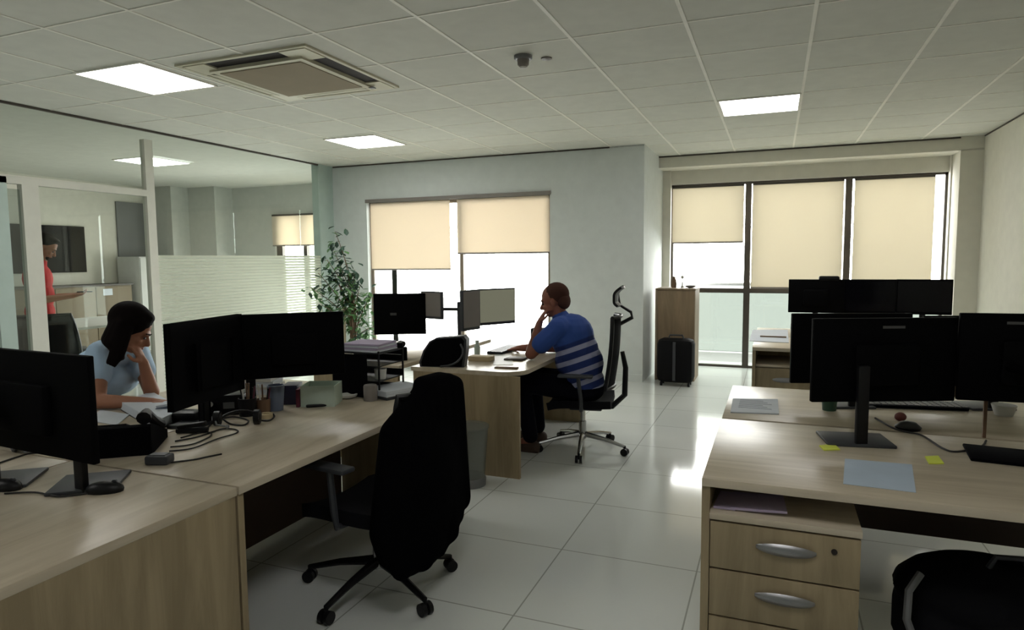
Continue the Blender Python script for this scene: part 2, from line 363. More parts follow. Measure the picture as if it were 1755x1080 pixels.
def blind(name, x0, x1, z0, z1, y, m, label, grp, par=None, axis='x'):
    t = T(name, label, 'window blind', ((x0+x1)/2, y, z1), 0, grp)
    Pt('fabric', MB().bb(x0, x1, y-.001, y+.001, z0, z1-.01), MT[m], t, True, None)
    Pt('bottom_bar', MB().bb(x0, x1, y-.007, y+.007, z0-.02, z0, .004), MT['screengrey'], t, True)
    Pt('roller_tube', MB().cyl((x0, y+.012, z1), (x1, y+.012, z1), .018), MT['alu'], t, True)
    return t
GB = 'beige roller blinds over the windows'
blind('roller_blind', -5.05, -3.86, 1.315, 2.20, YB+.03, 'blind', 'beige roller blind on the wide window behind the potted tree, pulled lower than its neighbour', GB)
blind('roller_blind', -3.76, -2.53, 1.515, 2.20, YB+.03, 'blind', 'beige roller blind on the wide window above the green-lit monitor, pulled less far down', GB)
ST('trim_3', MB().bb(-5.10, -2.50, YB-.02, YB+.0, 2.19, 2.235), MT['screengrey'])
blind('roller_blind', -1.27, -.385, 1.63, 2.34, 8.86, 'blind2', 'short roller blind above the wooden cabinet, bright open glass below it', GB)
blind('roller_blind', -.285, .745, 1.05, 2.34, 8.86, 'blind2', 'long roller blind on the middle pane of the three-part bay window', GB)
blind('roller_blind', .855, 1.68, 1.05, 2.34, 8.86, 'blind2', 'long roller blind on the bay pane nearest the side wall', GB)

# glass partition, meeting room
gp = link('wall_glass', None); gp['kind'] = 'structure'
ST('glass_pane', paney(paney(paney(paney(MB(), YN, 7.2, 2.13, CH-.02), 4.69, 7.2, .02, 2.13), 3.58, 4.6, .02, 2.1), 1.2, 3.3, .02, 2.1), MT['glass'], gp)
ST('glass_film', MB().bb(XG+.008, XG+.0095, 4.69, 7.19, .05, 1.497), MT['film'], gp)
ST('frame_post', MB().bb(XG-.03, XG+.03, 4.60, 4.69, 0, 2.60), MT['frame'], gp)
ST('frame_post', MB().bb(XG-.03, XG+.03, 3.47, 3.60, 0, 2.06), MT['frame'], gp)
ST('frame_post', MB().bb(XG-.03, XG+.03, 3.24, 3.36, 0, 2.11), MT['mint'], gp)
ST('frame_rail', MB().bb(XG-.03, XG+.03, YN, 4.60, 2.06, 2.12), MT['frame'], gp)
ST('frame_rail', MB().bb(XG-.012, XG+.012, YN, 7.2, CH-.02, CH-.001).bb(XG-.02, XG+.02, 4.69, 7.2, 0, .05), MT['alu'], gp)
dd = ST('door_2', paney(MB(), 3.36, 3.47, .02, 2.02), MT['dglass'])
ST('wall_corner', MB().bb(XG-.10, XG+.015, 7.2, YB+.1, 0, CH), MT['mint'])
ST('wall_between', MB().bb(XG-.10, XG, YB+.1, 9.1, 0, CH), MT['wall'])
ST('wall_left', MB().bb(XT-.12, XT, YN, 9.2, 0, CH), MT['wallw'])
MW = (-7.95, -6.05, .3, 2.22); YM = 8.95
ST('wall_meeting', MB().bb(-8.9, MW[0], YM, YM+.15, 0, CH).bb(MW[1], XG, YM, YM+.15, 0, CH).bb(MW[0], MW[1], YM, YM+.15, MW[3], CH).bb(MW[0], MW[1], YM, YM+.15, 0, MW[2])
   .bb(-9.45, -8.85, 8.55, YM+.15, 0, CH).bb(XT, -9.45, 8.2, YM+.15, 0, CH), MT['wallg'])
window('window_3', MW[0], MW[1], MW[2], MW[3], YM+.05, [(-7.9, .14), (-7.35, .07)], [], .05)
blind('roller_blind', -7.97, -6.1, 1.70, 2.20, YM-.03, 'blind', 'roller blind seen through the glass partition in the meeting room', GB)
dr = link('door_1', None); dr['kind'] = 'structure'
ST('door_leaf', MB().bb(XT+.001, XT+.03, 7.6, 8.18, 0, 2.42), MT['door'], dr)

# balcony and what stands outside
ST('balcony', MB().bb(-9.5, 3, 9.3, 10.6, -.12, -.02), MT['street'])
rl = T('balcony_railing', 'mint glass balcony railing outside the tall bay window', 'railing', (.2, 10.4, 0))
Pt('glass_panel', pane(-2.4, 2.9, 10.41, .0, 1.0), MT['rglass'], rl, True, None)
Pt('handrail', MB().bb(-2.4, 2.9, 10.37, 10.45, 1.0, 1.05, .01), MT['steel'], rl, True)

# ------------------------------------------------------------------ ceiling fittings
def led(x0, y0, label, src=None, loc=None):
    if src is not None: return dup(src, None, loc, label=label)
    t = T('ceiling_light', label, 'ceiling light', (x0, y0, CH), 0, 'square ceiling lights')
    f = MB()
    for a, b, c, d in ((-.315, .315, -.315, -.300), (-.315, .315, .300, .315), (-.315, -.300, -.3, .3), (.300, .315, -.3, .3)): f.bb(a, b, c, d, -.010, 0)
    Pt('frame', f, MT['grid'], t, smooth=None)
    Pt('diffuser', MB().bb(-.3, .3, -.3, .3, -.007, -.001), MT['led'], t, smooth=None)
    return t
L0 = led(-4.085, 3.405, 'lit square ceiling light beside the ceiling air conditioner, the largest of the lit squares')
for x, y, lb in ((-4.11, 6.07, 'lit square ceiling light above the potted tree near the glass corner'), (-.155, 6.0, 'lit square ceiling light set in the white grid before the bay window'),
                 (-7.33, 6.12, 'lit square ceiling light seen through the glass partition'),
                 ):
    dup(L0, None, (x, y, CH), label=lb)
dup(L0, None, (-.155, .85, CH), label='square ceiling light over the near desks, out of view above the camera')
dup(L0, None, (-8.9, 3.0, CH), label='added square ceiling light brightening the meeting room, out of view')  # unseen lamp, added to brighten the room behind the glass
dup(L0, None, (-4.085, .2, CH), label='square ceiling light behind the camera, out of view')

ac = T('ceiling_air_conditioner', 'square cassette air conditioner with beige grille in the ceiling', 'air conditioner', (-3.11, 3.75, CH))
fr = MB()
o_, i_ = .51, .33
sl = .058
def acring(mb, a, b, z0, z1):
    mb.bb(-a, a, -a, -b, z0, z1).bb(-a, a, b, a, z0, z1).bb(-a, -b, -b, b, z0, z1).bb(b, a, -b, b, z0, z1)
A = MB(); acring(A, .52, .492, -.014, 0); acring(A, .375, .33, -.030, 0)
for s1 in (-1, 1):
    for s2 in (-1, 1):
        A.bb(min(s1*.30, s1*.475), max(s1*.30, s1*.495), min(s2*.30, s2*.495), max(s2*.30, s2*.495), -.018, 0)
Pt('casing', A, MT['acw'], ac)
Pt('grille', MB().bb(-.33, .33, -.33, .33, -.034, -.01), MT['acg'], ac, smooth=None)
for ang in range(4):
    q = MB().bb(-.30, .30, .375, .492, -.008, -.002); q.xf(Matrix.Rotation(ang*pi/2, 4, 'Z')); Pt('air_slot', q, MT['hole'], ac, smooth=None)
    q = MB().box((0, .435, -.018), (.59, .10, .004), Matrix.Rotation(rad(10), 3, 'X')); q.xf(Matrix.Rotation(ang*pi/2, 4, 'Z'))
    if ang in (0, 1): Pt('louver', q, MT['acw'], ac, smooth=None)
q = MB().bb(.36, .40, .36, .40, -.034, -.028); Pt('indicator', q, MT['dgrey'], ac)

sd = T('smoke_detector', 'small round ceiling sensor with a pale tip hanging from the ceiling', 'smoke detector', (-1.50, 3.96, CH))
Pt('base', MB().lathe((0, 0, 0), [(.058, 0), (.058, -.016), (.05, -.024)]), MT['grey'], sd)
Pt('sensor_body', MB().lathe((0, 0, 0), [(.038, -.024), (.036, -.055), (.024, -.068)]), MT['screengrey'], sd)
Pt('tip', MB().lathe((0, 0, 0), [(.022, -.068), (.02, -.076), (.006, -.08)]), MT['whitep'], sd)
one('ceiling_disc', MB().lathe((-1.38, 4.06, CH), [(.035, 0), (.035, -.008), (.02, -.012)]), MT['screengrey'], 'small flat round disc on the ceiling beside the sensor', 'ceiling fitting', (-1.38, 4.06, CH))

# ------------------------------------------------------------------ desks
def desk(x0, x1, y0, y1, label, front='x', rounded=False, flush=None, grain='top', h=.70, modesty=None, legs='y', group=None):
    """legs 'y': end panels at y0 and y1; legs 'x': end panels at x0 and x1"""
    t = T('office_desk', label, 'desk', ((x0+x1)/2, (y0+y1)/2, 0), 0, group)
    th = .028; e = .003
    if rounded:
        R = .16; pts = [(x0+e, y0+e)]
        for k in range(9): a = -pi/2+k*pi/16; pts.append((x1-R+R*cos(a), y0+e+R+R*sin(a)))
        pts += [(x1, y1-e), (x0+e, y1-e)]
        Pt('desk_top', MB().prism(pts, h-th, h, lambda u, v, w: Vector((u, v, w))), MT[grain], t, True, None)
    else:
        Pt('desk_top', MB().bb(x0+e, x1-e, y0+e, y1-e, h-th, h, .0015), MT[grain], t, True)
    z = h-th
    if legs == 'y':
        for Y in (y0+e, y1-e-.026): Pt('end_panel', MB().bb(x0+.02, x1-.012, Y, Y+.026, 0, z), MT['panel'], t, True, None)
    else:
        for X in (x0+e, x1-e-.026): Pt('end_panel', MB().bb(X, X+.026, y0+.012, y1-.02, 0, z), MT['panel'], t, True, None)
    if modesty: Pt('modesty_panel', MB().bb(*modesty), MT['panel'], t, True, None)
    if flush: Pt('front_panel', MB().bb(*flush), MT['panel'], t, True, None)
    return t
GD = 'pale oak desks'
# end panels sit slightly in from the top's front edge
d1 = desk(-2.40, -1.60, -.02, 1.588, 'pale oak desk closed with a full wooden front, nearest the camera', flush=(-1.628, -1.604, .026, 1.56, 0, .672), group=GD)
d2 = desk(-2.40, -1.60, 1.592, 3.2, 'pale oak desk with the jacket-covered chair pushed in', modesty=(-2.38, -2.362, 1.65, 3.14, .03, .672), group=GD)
d3 = desk(-3.20, -2.404, 1.592, 3.2, 'pale oak desk the woman leans on', modesty=(-2.436, -2.42, 1.65, 3.14, .22, .672), group=GD)
d4 = desk(-3.20, -2.404, -.02, 1.588, 'pale oak desk partly seen behind the nearest black monitors, beyond the seam', group=GD)
d5 = desk(-2.31, -1.5, 3.87, 5.47, 'oak desk with rounded corner where the man in stripes sits', rounded=True, modesty=(-2.29, -2.27, 3.93, 5.4, .22, .672), group=GD)
d6 = desk(-3.15, -2.40, 3.87, 5.47, 'oak desk back to back with the striped-shirt man\'s desk', group=GD)
d7 = desk(-.213, 1.55, 2.2, 3.07, 'pale oak desk with drawers beneath and a blue-white sheet on top', grain='topx', legs='x', modesty=(-.18, 1.52, 3.0, 3.018, .30, .672), group=GD)
d8 = desk(-.213, 1.55, 3.09, 3.90, 'pale oak desk with a keyboard, behind the near drawer desk', grain='topx', legs='x', modesty=(-.18, 1.52, 3.14, 3.158, .30, .672), group=GD)
d9 = desk(-.16, 1.60, 5.62, 6.42, 'far oak desk with papers on it before the bay window', grain='topx', legs='x', modesty=(-.13, 1.57, 6.38, 6.40, .25, .672), group=GD)
d10 = desk(-.16, 1.60, 6.44, 7.22, 'farthest oak desk, standing next to the bay window', grain='topx', legs='x', group=GD)
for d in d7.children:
    if d.name.startswith('modesty'): d.data.materials[0] = MT['shadewood']
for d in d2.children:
    if d.name.startswith('modesty'): d.data.materials[0] = MT['shadewood']  # panel darkened with the shade under the desk

def pedestal(x0, x1, y0, y1, ztop, label, nd=3, dh=.165, facing=-1):
    t = T('drawer_pedestal', label, 'drawer cabinet', ((x0+x1)/2, (y0+y1)/2, 0), 0, 'drawer units under desks')
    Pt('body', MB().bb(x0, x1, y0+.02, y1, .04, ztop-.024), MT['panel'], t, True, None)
    Pt('top_board', MB().bb(x0-.002, x1+.002, y0-.004, y1, ztop-.022, ztop, .002), MT['topx'], t, True)
    z = ztop-.026
    for i in range(nd):
        zz = z-dh
        if zz < .03: zz = .045
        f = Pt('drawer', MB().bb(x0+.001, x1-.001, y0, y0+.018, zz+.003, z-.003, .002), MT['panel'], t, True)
        cx = (x0+x1)/2+.01; cz = z-dh*.40; w = .088
        prof = [(cx-w, cz), (cx-w*.7, cz+.016), (cx, cz+.022), (cx+w*.7, cz+.016), (cx+w, cz), (cx+w*.75, cz-.014), (cx, cz-.021), (cx-w*.75, cz-.014)]
        hd = MB().grid(lambda u, v: Vector((cx+w*(2*u-1), y0-.001-.020*max(0, (1-(2*u-1)**2))**.5*(.35+.65*math.sin(pi*min(1, v*.9))), cz+.019*(2*v-1)*max(.05, (1-(2*u-1)**2))**.5)), 14, 6, .0035)
        Pt('handle', hd, MT['steel'], f, True)
        if i == 0: Pt('lock', MB().cyl((x1-.075, y0-.004, z-.05), (x1-.075, y0+.002, z-.05), .009), MT['hole'], f, True)
        z = zz
        if z < .08: break
    for sx in (x0+.05, x1-.05):
        for sy in (y0+.06, y1-.06): Pt('caster', MB().cyl((sx-.012, sy, .021), (sx+.012, sy, .021), .02), MT['black'], t, True)
    return t
pedestal(-.183, .268, 2.215, 2.72, .582, 'wooden drawer unit with grey lens-shaped handles under the near oak desk')
pedestal(-.13, .29, 5.66, 6.2, .56, 'wooden drawer unit under the far desk before the bay window', nd=2, dh=.24)

# ------------------------------------------------------------------ monitors
def monitor(tl, tr, h, post, label, tilt=0, side=1, cat='monitor', group='black monitors', stand=True, screen='scr', badge=False, base=(.20, .17), baserot=None, front=False, postw=.045, grey=None, arm=None, backm='mon', basem='dgrey'):
    """tl, tr: top corners of the panel as seen from the camera side; h: panel height; front=True if the screen faces the camera side"""
    tl, tr = Vector(tl), Vector(tr); tr.z = tl.z = (tl.z+tr.z)/2
    u = (tr-tl).normalized(); W = (tr-tl).length; n = Vector((u.y, -u.x, 0))   # n points to the viewer side
    c = (tl+tr)/2
    ang = math.atan2(u.y, u.x)
    t = T('computer_monitor', label, cat, (post[0], post[1], post[2]), ang, group)
    F = lambda a, b, z: c + u*a + n*b + Vector((0, 0, z))      # b toward viewer, z down from top
    rot = Matrix((u, -n, Vector((0, 0, 1)))).transposed()
    Pt('panel', MB().box(F(0, 0, -h/2), (W, .022, h), rot, .004), MT[backm], t, True)
    s = 1 if front else -1
    Pt('screen', MB().box(F(0, s*.0115, -h/2+.004), (W-.02, .002, h-.035), rot), MT[screen], t, True, None)
    if not front:
        Pt('rear_housing', MB().box(F(0, .022, -h*.55), (W*.45, .03, h*.5), rot, .012), MT['mon'], t, True)
        if badge: Pt('badge', MB().box(F(badge, .0125, -.035), (.085, .002, .010), rot), MT['badge'], t, True, None)
    if stand:
        pb = Vector(post)
        top = F(0, -.0*s, -h*.5); off = top - pb; hz = Vector((pb.x, pb.y, c.z-h*.62))
        Pt('post', MB().box((pb + Vector((0, 0, (c.z-h*.55-pb.z)/2))), (postw, .022, c.z-h*.55-pb.z), rot, .005), MT['black'], t, True)
        off = (pb-c).dot(u); Pt('neck', MB().cyl(hz+Vector((0, 0, .02)), F(off, 0, -h*.60), .018), MT['mon'], t, True)
        br = rot if baserot is None else Matrix.Rotation(baserot, 3, 'Z')
        bc = pb + (br @ Vector((0, 1, 0)))*(base[1]*.5-.02)*(1 if True else 0)
        Pt('base', MB().box(Vector((bc.x, bc.y, pb.z+.006)), (base[0], base[1], .012), br, .004), MT[basem], t, True)
    return t
GM = 'black flat monitors on the desks'
K = .70
# left near pair
pA = PZ(141, 843, K)
m0 = monitor(P(-64, 590, 2.28), P(155, 612, 1.98), .335, pA, 'black monitor nearest the camera on the left desk, its right edge beside the desk phone', group=GM, base=(.20, .19), baserot=rad(38))
pB = PZ(2, 850, K)
m1 = monitor(P(-330, 600, 2.0), P(-72, 592, 2.2), .335, PZ(-12, 838, K), 'black monitor mostly cut off by the frame edge beside the nearest one', group=GM, base=(.2, .19), baserot=rad(38))
# woman's pair
m2 = monitor(P(285, 557, 2.5), P(409, 540, 2.96), .335, PZ(352, 728, K), 'black monitor in front of the woman, angled, above the tangle of cables', group=GM, base=(.18, .14))
m3 = monitor(P(412, 537, 2.98), P(588, 536, 3.14), .30, PZ(432, 700, K), 'black monitor above the pen pots and the pale green box', group=GM, base=(.2, .16))
# right side
m4 = monitor(P(1393, 545, 2.52), P(1640, 545, 2.52), .325, PZ(1475, 765, K), 'black monitor on the oak drawer desk, square foot beside yellow note', group=GM, base=(.245, .19), baserot=rad(10), badge=.03)
m5 = monitor(P(1645, 538, 2.50), P(1912, 538, 2.36), .335, PZ(1770, 800, K), 'black monitor at the side-wall end of the near drawer desk', group=GM, base=(.36, .21), baserot=rad(-6), badge=-.05, basem='blackm')
m6 = monitor(P(1357, 534, 3.12), P(1563, 540, 3.08), .335, P(1470, 700, 3.2) if False else PZ(1462, 700, K), 'black monitor showing behind the near middle one, by the keyboard desk', group=GM, base=(.2, .17), badge=-.02)
m7 = monitor(P(1582, 541, 3.10), P(1785, 541, 3.06), .335, PZ(1700, 703, K), 'black monitor half hidden behind the monitor nearest the side wall', group=GM, base=(.2, .17))
Yf = 6.42
for a, b, lb, yy in ((1352, 1448, 'small far monitor with a lump on its top edge, before the bay window', 6.50), (1440, 1543, 'far black monitor in the middle of the row before the bay window', 6.52), (1537, 1634, 'far black monitor ending the row beside the side pier', 6.50)):
    q0, q1 = PY(a, 479, yy-.02), PY(b, 479, yy-.02)
    monitor(q0, q1, .30, Vector(((q0.x+q1.x)/2, yy+.02, K)), lb, group=GM, front=(a > 1400), base=(.13, .14))
wc = PY(1421, 470, 6.5)
one('webcam', MB().box((wc.x, 6.49, 1.232), (.17, .05, .045), None, .015).box((wc.x, 6.49, 1.222), (.04, .04, .02)), MT['black'], 'black flat camera bar sitting on top of a far monitor', 'webcam', (wc.x, 6.49, 1.24))
# second-row spare parts seen between: small white wall plate behind monitors
# man desk: two monitors on a double arm
arm = T('monitor_arm', 'double monitor arm clamped between the two desks at the back', 'monitor arm', (-2.36, 4.72, K))
Pt('post', MB().cyl((-2.355, 4.72, K), (-2.355, 4.72, 1.09), .016), MT['dgrey'], arm, True)
Pt('base', MB().box((-2.355, 4.72, K+.01), (.09, .12, .02), None, .005), MT['dgrey'], arm, True)
Pt('arm', MB().cyl((-2.355, 4.72, 1.03), (-2.62, 4.69, 1.03), .014).ball((-2.62, 4.69, 1.03), .02), MT['dgrey'], arm, True)
Pt('arm', MB().cyl((-2.355, 4.72, 1.04), (-2.20, 4.64, 1.04), .014).ball((-2.2, 4.64, 1.04), .02), MT['dgrey'], arm, True)
Pt('tilt_head', MB().box((-2.62, 4.66, 1.03), (.08, .05, .09), None, .01), MT['black'], arm, True)
Pt('tilt_head', MB().box((-2.215, 4.64, 1.04), (.04, .08, .09), None, .01), MT['black'], arm, True)

def slab(name, tl, tr, h, th, m, scr, label, side=1, group=GM, shear=0, split=None, badge=None, bm='mon'):
    tl, tr = Vector(tl), Vector(tr); u = Vector((tr.x-tl.x, tr.y-tl.y, 0)); W = u.length; u.normalize(); n = Vector((u.y, -u.x, 0))
    zc = (tl.z+tr.z)/2; c = Vector(((tl.x+tr.x)/2, (tl.y+tr.y)/2, zc-h/2)); rot = Matrix((u, -n, Vector((0, 0, 1)))).transposed()
    t = T(name, label, 'monitor', c-Vector((0, 0, h/2)), math.atan2(u.y, u.x), group)
    Pt('panel', MB().box(c, (W, th, h), rot, .003), MT[bm], t, True)
    if scr: Pt('screen', MB().box(c+n*(th/2+.0005)+Vector((0, 0, .006)), (W-.016, .002, h-.032), rot), MT[scr], t, True, None)
    if badge: Pt('badge', MB().box(c+n*(th/2+.001)+u*badge, (.05, .002, .02), rot), MT['badge'], t, True, None)
    return t
slab('computer_monitor', PY(640, 505, 4.45), PY(729, 501, 4.62), .33, .03, 'mon', None, 'black monitor on the double arm, back towards the room with a small grey badge', badge=-.05)
slab('computer_monitor', P(723, 500, 5.3), P(758, 499, 5.15), .22, .03, 'mon', 'screengrey', 'narrow grey-faced monitor seen edge-on behind the badge monitor', bm='dgrey')
slab('computer_monitor', P(818, 496, 4.80), P(881, 493, 5.0), .27, .03, 'mon', 'screenlit', 'monitor with a dull green lit screen facing the man in stripes', bm='dgrey')
slab('computer_monitor', P(790, 498, 4.62), P(820, 496, 4.78), .29, .03, 'mon', 'screengrey', 'tall grey-sided monitor turned edge-on against the green-lit one', bm='dgrey')

# ------------------------------------------------------------------ office chairs
def chair_base(t, R=.30, m='chrome', cast='black', rot=0):
    for k in range(5):
        a = rot+k*2*pi/5; d = Vector((cos(a), sin(a), 0))
        lg = Pt('leg', MB().tube([d*.03+Vector((0, 0, .12)), d*R*.55+Vector((0, 0, .10)), d*R+Vector((0, 0, .065))], [.022, .016, .012], 8), MT[m], t)
        n = Vector((-d.y, d.x, 0)); c = d*R+Vector((0, 0, .027))
        Pt('caster', MB().cyl(c-n*.024, c-n*.006, .027).cyl(c+n*.006, c+n*.024, .027).cyl(c, c+Vector((0, 0, .045)), .008), MT[cast], lg)
    Pt('gas_column', MB().cyl((0, 0, .09), (0, 0, .22), .028).cyl((0, 0, .22), (0, 0, .36), .016), MT['chrome'], t)
def office_chair(name, label, loc, rz, cat='office chair', m='chrome', seat_z=.42, backh=.62, head=False, group='swivel office chairs', arms=True, R=.30, rot=0, hook=False, bwid=.215):
    """chair faces local +X"""
    t = T(name, label, cat, loc, rz, group)
    chair_base(t, R, m, rot=rot)
    z = seat_z; bw = bwid
    Pt('seat_mechanism', MB().box((-.03, 0, z-.075), (.24, .16, .04), None, .01), MT['dgrey'], t)
    Pt('seat', MB().grid(lambda u, v: Vector(((u-.5)*.46+.01, (v-.5)*.47*(1-.12*abs(2*u-1)**3), z-.03*max(0, (2*u-1))**3-.015*(1-(2*v-1)**2)+.01*abs(2*v-1)**2)), 12, 12, .055), MT['mesh'], t, smooth=60)
    def bf(u, v):
        w = bw*(1-.25*v**2)*(1 if v > .05 else .9)
        y = (2*u-1)*w; zz = z+.09+v*(backh-.09); x = -.235-.04*v-.05*math.sin(pi*v*.9)*.3+.05*(2*u-1)**2
        return Vector((x, y, zz))
    Pt('backrest', MB().grid(bf, 12, 14, .018), MT['mesh'], t, smooth=60)
    fr = MB()
    fr.tube([bf(0, v/10) for v in range(11)] + [bf(u/6, 1) for u in range(1, 7)] + [bf(1, 1-v/10) for v in range(1, 11)] + [bf(1-u/6, 0) for u in range(1, 6)], .014, 8)
    Pt('back_frame', fr, MT['black'], t)
    Pt('back_support', MB().tube([(-.05, 0, z-.08), (-.22, 0, z-.07), (-.31, 0, z+.02), (-.315, 0, z+.22), (-.29, 0, z+.34)], [.02, .022, .022, .02, .016]), MT['black'], t)
    if arms:
        for s in (-1, 1):
            a = Pt('armrest', MB().box((.02, s*.275, z+.195), (.25, .075, .022), None, .01), MT['dgrey'], t)
            Pt('arm_post', MB().tube([(-.02, s*.12, z-.06), (-.02, s*.265, z-.05), (-.02, s*.278, z+.02), (0, s*.276, z+.19)], [.012, .014, .015, .014]), MT['dgrey'], a)
    if head:
        Pt('headrest', MB().grid(lambda u, v: Vector((-.245-.055*max(0, (v-.55)/.45)**2-.03*max(0, (.25-v)/.25)**2+.018*(2*u-1)**2, (u-.5)*.24, z+backh+.07+v*.15)), 12, 14, .018), MT['black'], t, smooth=60)
        Pt('headrest_bracket', MB().tube([(-.27, 0, z+backh-.06), (-.36, 0, z+backh-.01), (-.35, 0, z+backh+.03), (-.27, 0, z+backh+.08), (-.255, 0, z+backh+.16)], [.014, .014, .012, .010, .010]), MT['black'], t)
    if hook:
        Pt('coat_hook', MB().tube([(-.26, -.10, z+backh-.0), (-.34, -.04, z+backh+.03), (-.41, 0, z+backh-.005), (-.42, 0, z+backh-.07)], .007), MT['black'], t)
    return t
# jacket chair
jc = office_chair('office_chair', 'black swivel chair with a jacket hung over its back, at the near left desk', (-1.58, 2.35, 0), rad(172), rot=rad(20), R=.33, m='black', backh=.47, bwid=.165)
def jacket():
    b = MB()
    b.cap((-.275, -.15, .885), (-.275, .0, .885), .042, .042, 14)          # over the top of the back
    b.cap((-.275, .0, .885), (-.27, .205, .745), .042, .055, 12)            # sloping shoulder
    b.cap((-.27, .205, .745), (-.25, .245, .36), .055, .062, 12); b.cap((-.25, .245, .36), (-.25, .23, .26), .060, .045, 12)
    b.cap((-.275, -.175, .85), (-.27, -.21, .50), .045, .05, 12)
    for i in range(8):
        y = -.19+i*.055; zt = .865 if y < .0 else .865-.65*y
        zb = .16 + (.9*(-.03-y) if y < -.03 else 0)
        b.cap((-.28, y, zt), (-.30+.008*cos(i*2), y*1.08, zb+.05), .045, w_[i % 3], 12)
    b.cap((-.255, -.12, .905), (-.255, .02, .905), .03, .03, 12)            # collar
    b.ball((-.29, .02, .50), (.075, .20, .30)); b.ball((-.295, .06, .33), (.07, .17, .18))
    return b
w_ = (.050, .044, .054)
jk = T('jacket', 'black jacket draped over the back of the near swivel chair', 'jacket', (-1.58, 2.35, .2), rad(172))
b_ = jacket(); b_.xf(Matrix.Translation((-1.58, 2.35, .025)) @ Matrix.Rotation(rad(172), 4, 'Z'))
Body('jacket_body', b_, MT['cloth'], jk, .012, 12)

# ------------------------------------------------------------------ people
def face_head(b, c, fwd, up=Vector((0, 0, 1)), s=1.0, neck=None):
    """head solids merged into the body; c centre of skull; fwd unit; returns frame"""
    f = fwd.normalized(); r = f.cross(up).normalized(); u = r.cross(f).normalized()
    rot = Matrix((r, f, u)).transposed()
    w = lambda x, y, z: c + (r*x + f*y + u*z)*s
    b.ball(w(0, -.008, .025), (.075*s, .095*s, .088*s), rot, 20)        # cranium
    b.ball(w(0, .025, -.045), (.058*s, .066*s, .070*s), rot, 18)        # face
    b.ball(w(0, .050, -.088), (.034*s, .030*s, .025*s), rot, 14)        # chin
    b.cap(w(0, .088, -.008), w(0, .106, -.040), .010*s, .014*s, 10)      # nose
    b.ball(w(0, .082, .012), (.05*s, .014*s, .012*s), rot, 12)          # brow
    b.ball(w(0, .083, -.068), (.024*s, .014*s, .010*s), rot, 12)        # mouth area
    for q in (-1, 1):
        b.ball(w(q*.078, -.005, -.022), (.010*s, .018*s, .028*s), rot, 12)   # ears
        b.ball(w(q*.036, .066, -.035), (.020*s, .016*s, .016*s), rot, 10)    # cheeks
    return w, rot
def head_bits(t, w, rot, s=1.0):
    for q in (-1, 1):
        Pt('eye', MB().ball(w(q*.030, .082, -.012), (.012*s, .007*s, .007*s), rot, 10), MT['eyew'], t, True)
        Pt('eyebrow', MB().cap(w(q*.014, .094, .012), w(q*.046, .082, .014), .0045*s, .0035*s, 8), MT['hair'], t, True)
    Pt('lips', MB().ball(w(0, .094, -.068), (.020*s, .006*s, .006*s), rot, 10), MT['lips'], t, True)
def hand(b, wrist, d, pn, curl=.5, side=1, s=1.0):
    """wrist point, d finger direction, pn palm normal (palm faces pn); side picks the thumb side"""
    d = d.normalized(); pn = (pn - d*pn.dot(d)).normalized(); l = d.cross(pn)*side
    rot = Matrix((l, d, pn)).transposed()
    b.ball(wrist+d*.045*s, (.040*s, .052*s, .016*s), rot, 14)
    b.cap(wrist, wrist+d*.03*s, .024*s, .022*s)
    for i, (o, L) in enumerate(((-.030, .060), (-.010, .072), (.011, .067), (.030, .052))):
        p0 = wrist + d*.078*s + l*o*s; a = curl*.5
        p1 = p0 + (d*cos(a)+pn*sin(a)+l*o*2)*(L*.5*s); a2 = curl*1.2
        p2 = p1 + (d*cos(a2)+pn*sin(a2)+l*o)*(L*.5*s)
        b.cap(p0-d*.012*s, p1, .0098*s, .0088*s, 8); b.cap(p1, p2, .0088*s, .0074*s, 8)
    p0 = wrist+d*.022*s-l*.030*s; p1 = p0+(d*.6-l*.75+pn*.35)*.040*s; p2 = p1+(d*.95-l*.15+pn*.3)*.036*s
    b.cap(p0, p1, .0125*s, .0105*s, 8); b.cap(p1, p2, .0105*s, .009*s, 8)

# --- man in the striped shirt, facing -X, seated
V = Vector
YM_ = 4.62; DX = V((-.03, 0, -.015))
man = T('person', 'seated man in a blue and white striped shirt, hand raised to his chin', 'person', (-1.27, YM_, 0))
hip = V((-1.30, YM_, .50)); sp1 = V((-1.305, YM_, .66)); ch = V((-1.375, YM_, .85)); nk = V((-1.465, YM_, .98)); hd = V((-1.515, YM_, 1.125))
shN, shF = V((-1.43, YM_-.185, .935)), V((-1.435, YM_+.185, .935))
elN = V((-1.63, YM_-.20, .745)); wrN = V((-1.60, YM_-.10, .955))
elF = V((-1.58, YM_+.20, .745)); wrF = V((-1.83, YM_+.13, .735))
kN, kF = V((-1.74, YM_-.13, .52)), V((-1.74, YM_+.13, .52))
aN, aF = V((-1.66, YM_-.14, .09)), V((-1.70, YM_+.14, .09))
def torso(b, g=0, low=True):
    b.ball(hip+V((.0, 0, .03)), (.155+g, .185+g, .13+g))
    b.ball(sp1, (.155+g, .175+g, .16+g)); b.ball(sp1+V((-.045, 0, .02)), (.15+g, .16+g, .14+g))
    b.ball(ch, (.15+g, .195+g, .17+g)); b.ball(ch.lerp(sp1, .5), (.15+g, .18+g, .15+g))
    b.cap(shN+V((0, .03, 0)), shF-V((0, .03, 0)), .075+g, .075+g)
    b.cap(ch.lerp(nk, .4), nk, .10+g, .06+g)
b = MB(); torso(b, -.012)
b.cap(nk, hd+V((.02, 0, -.05)), .058, .055)
w, rot = face_head(b, hd, V((-1, -.06, -.22)), s=1.06)
for sh, el, wr in ((shN, elN, wrN), (shF, elF, wrF)):
    b.cap(sh, el, .052, .042); b.cap(el, wr, .043, .027)
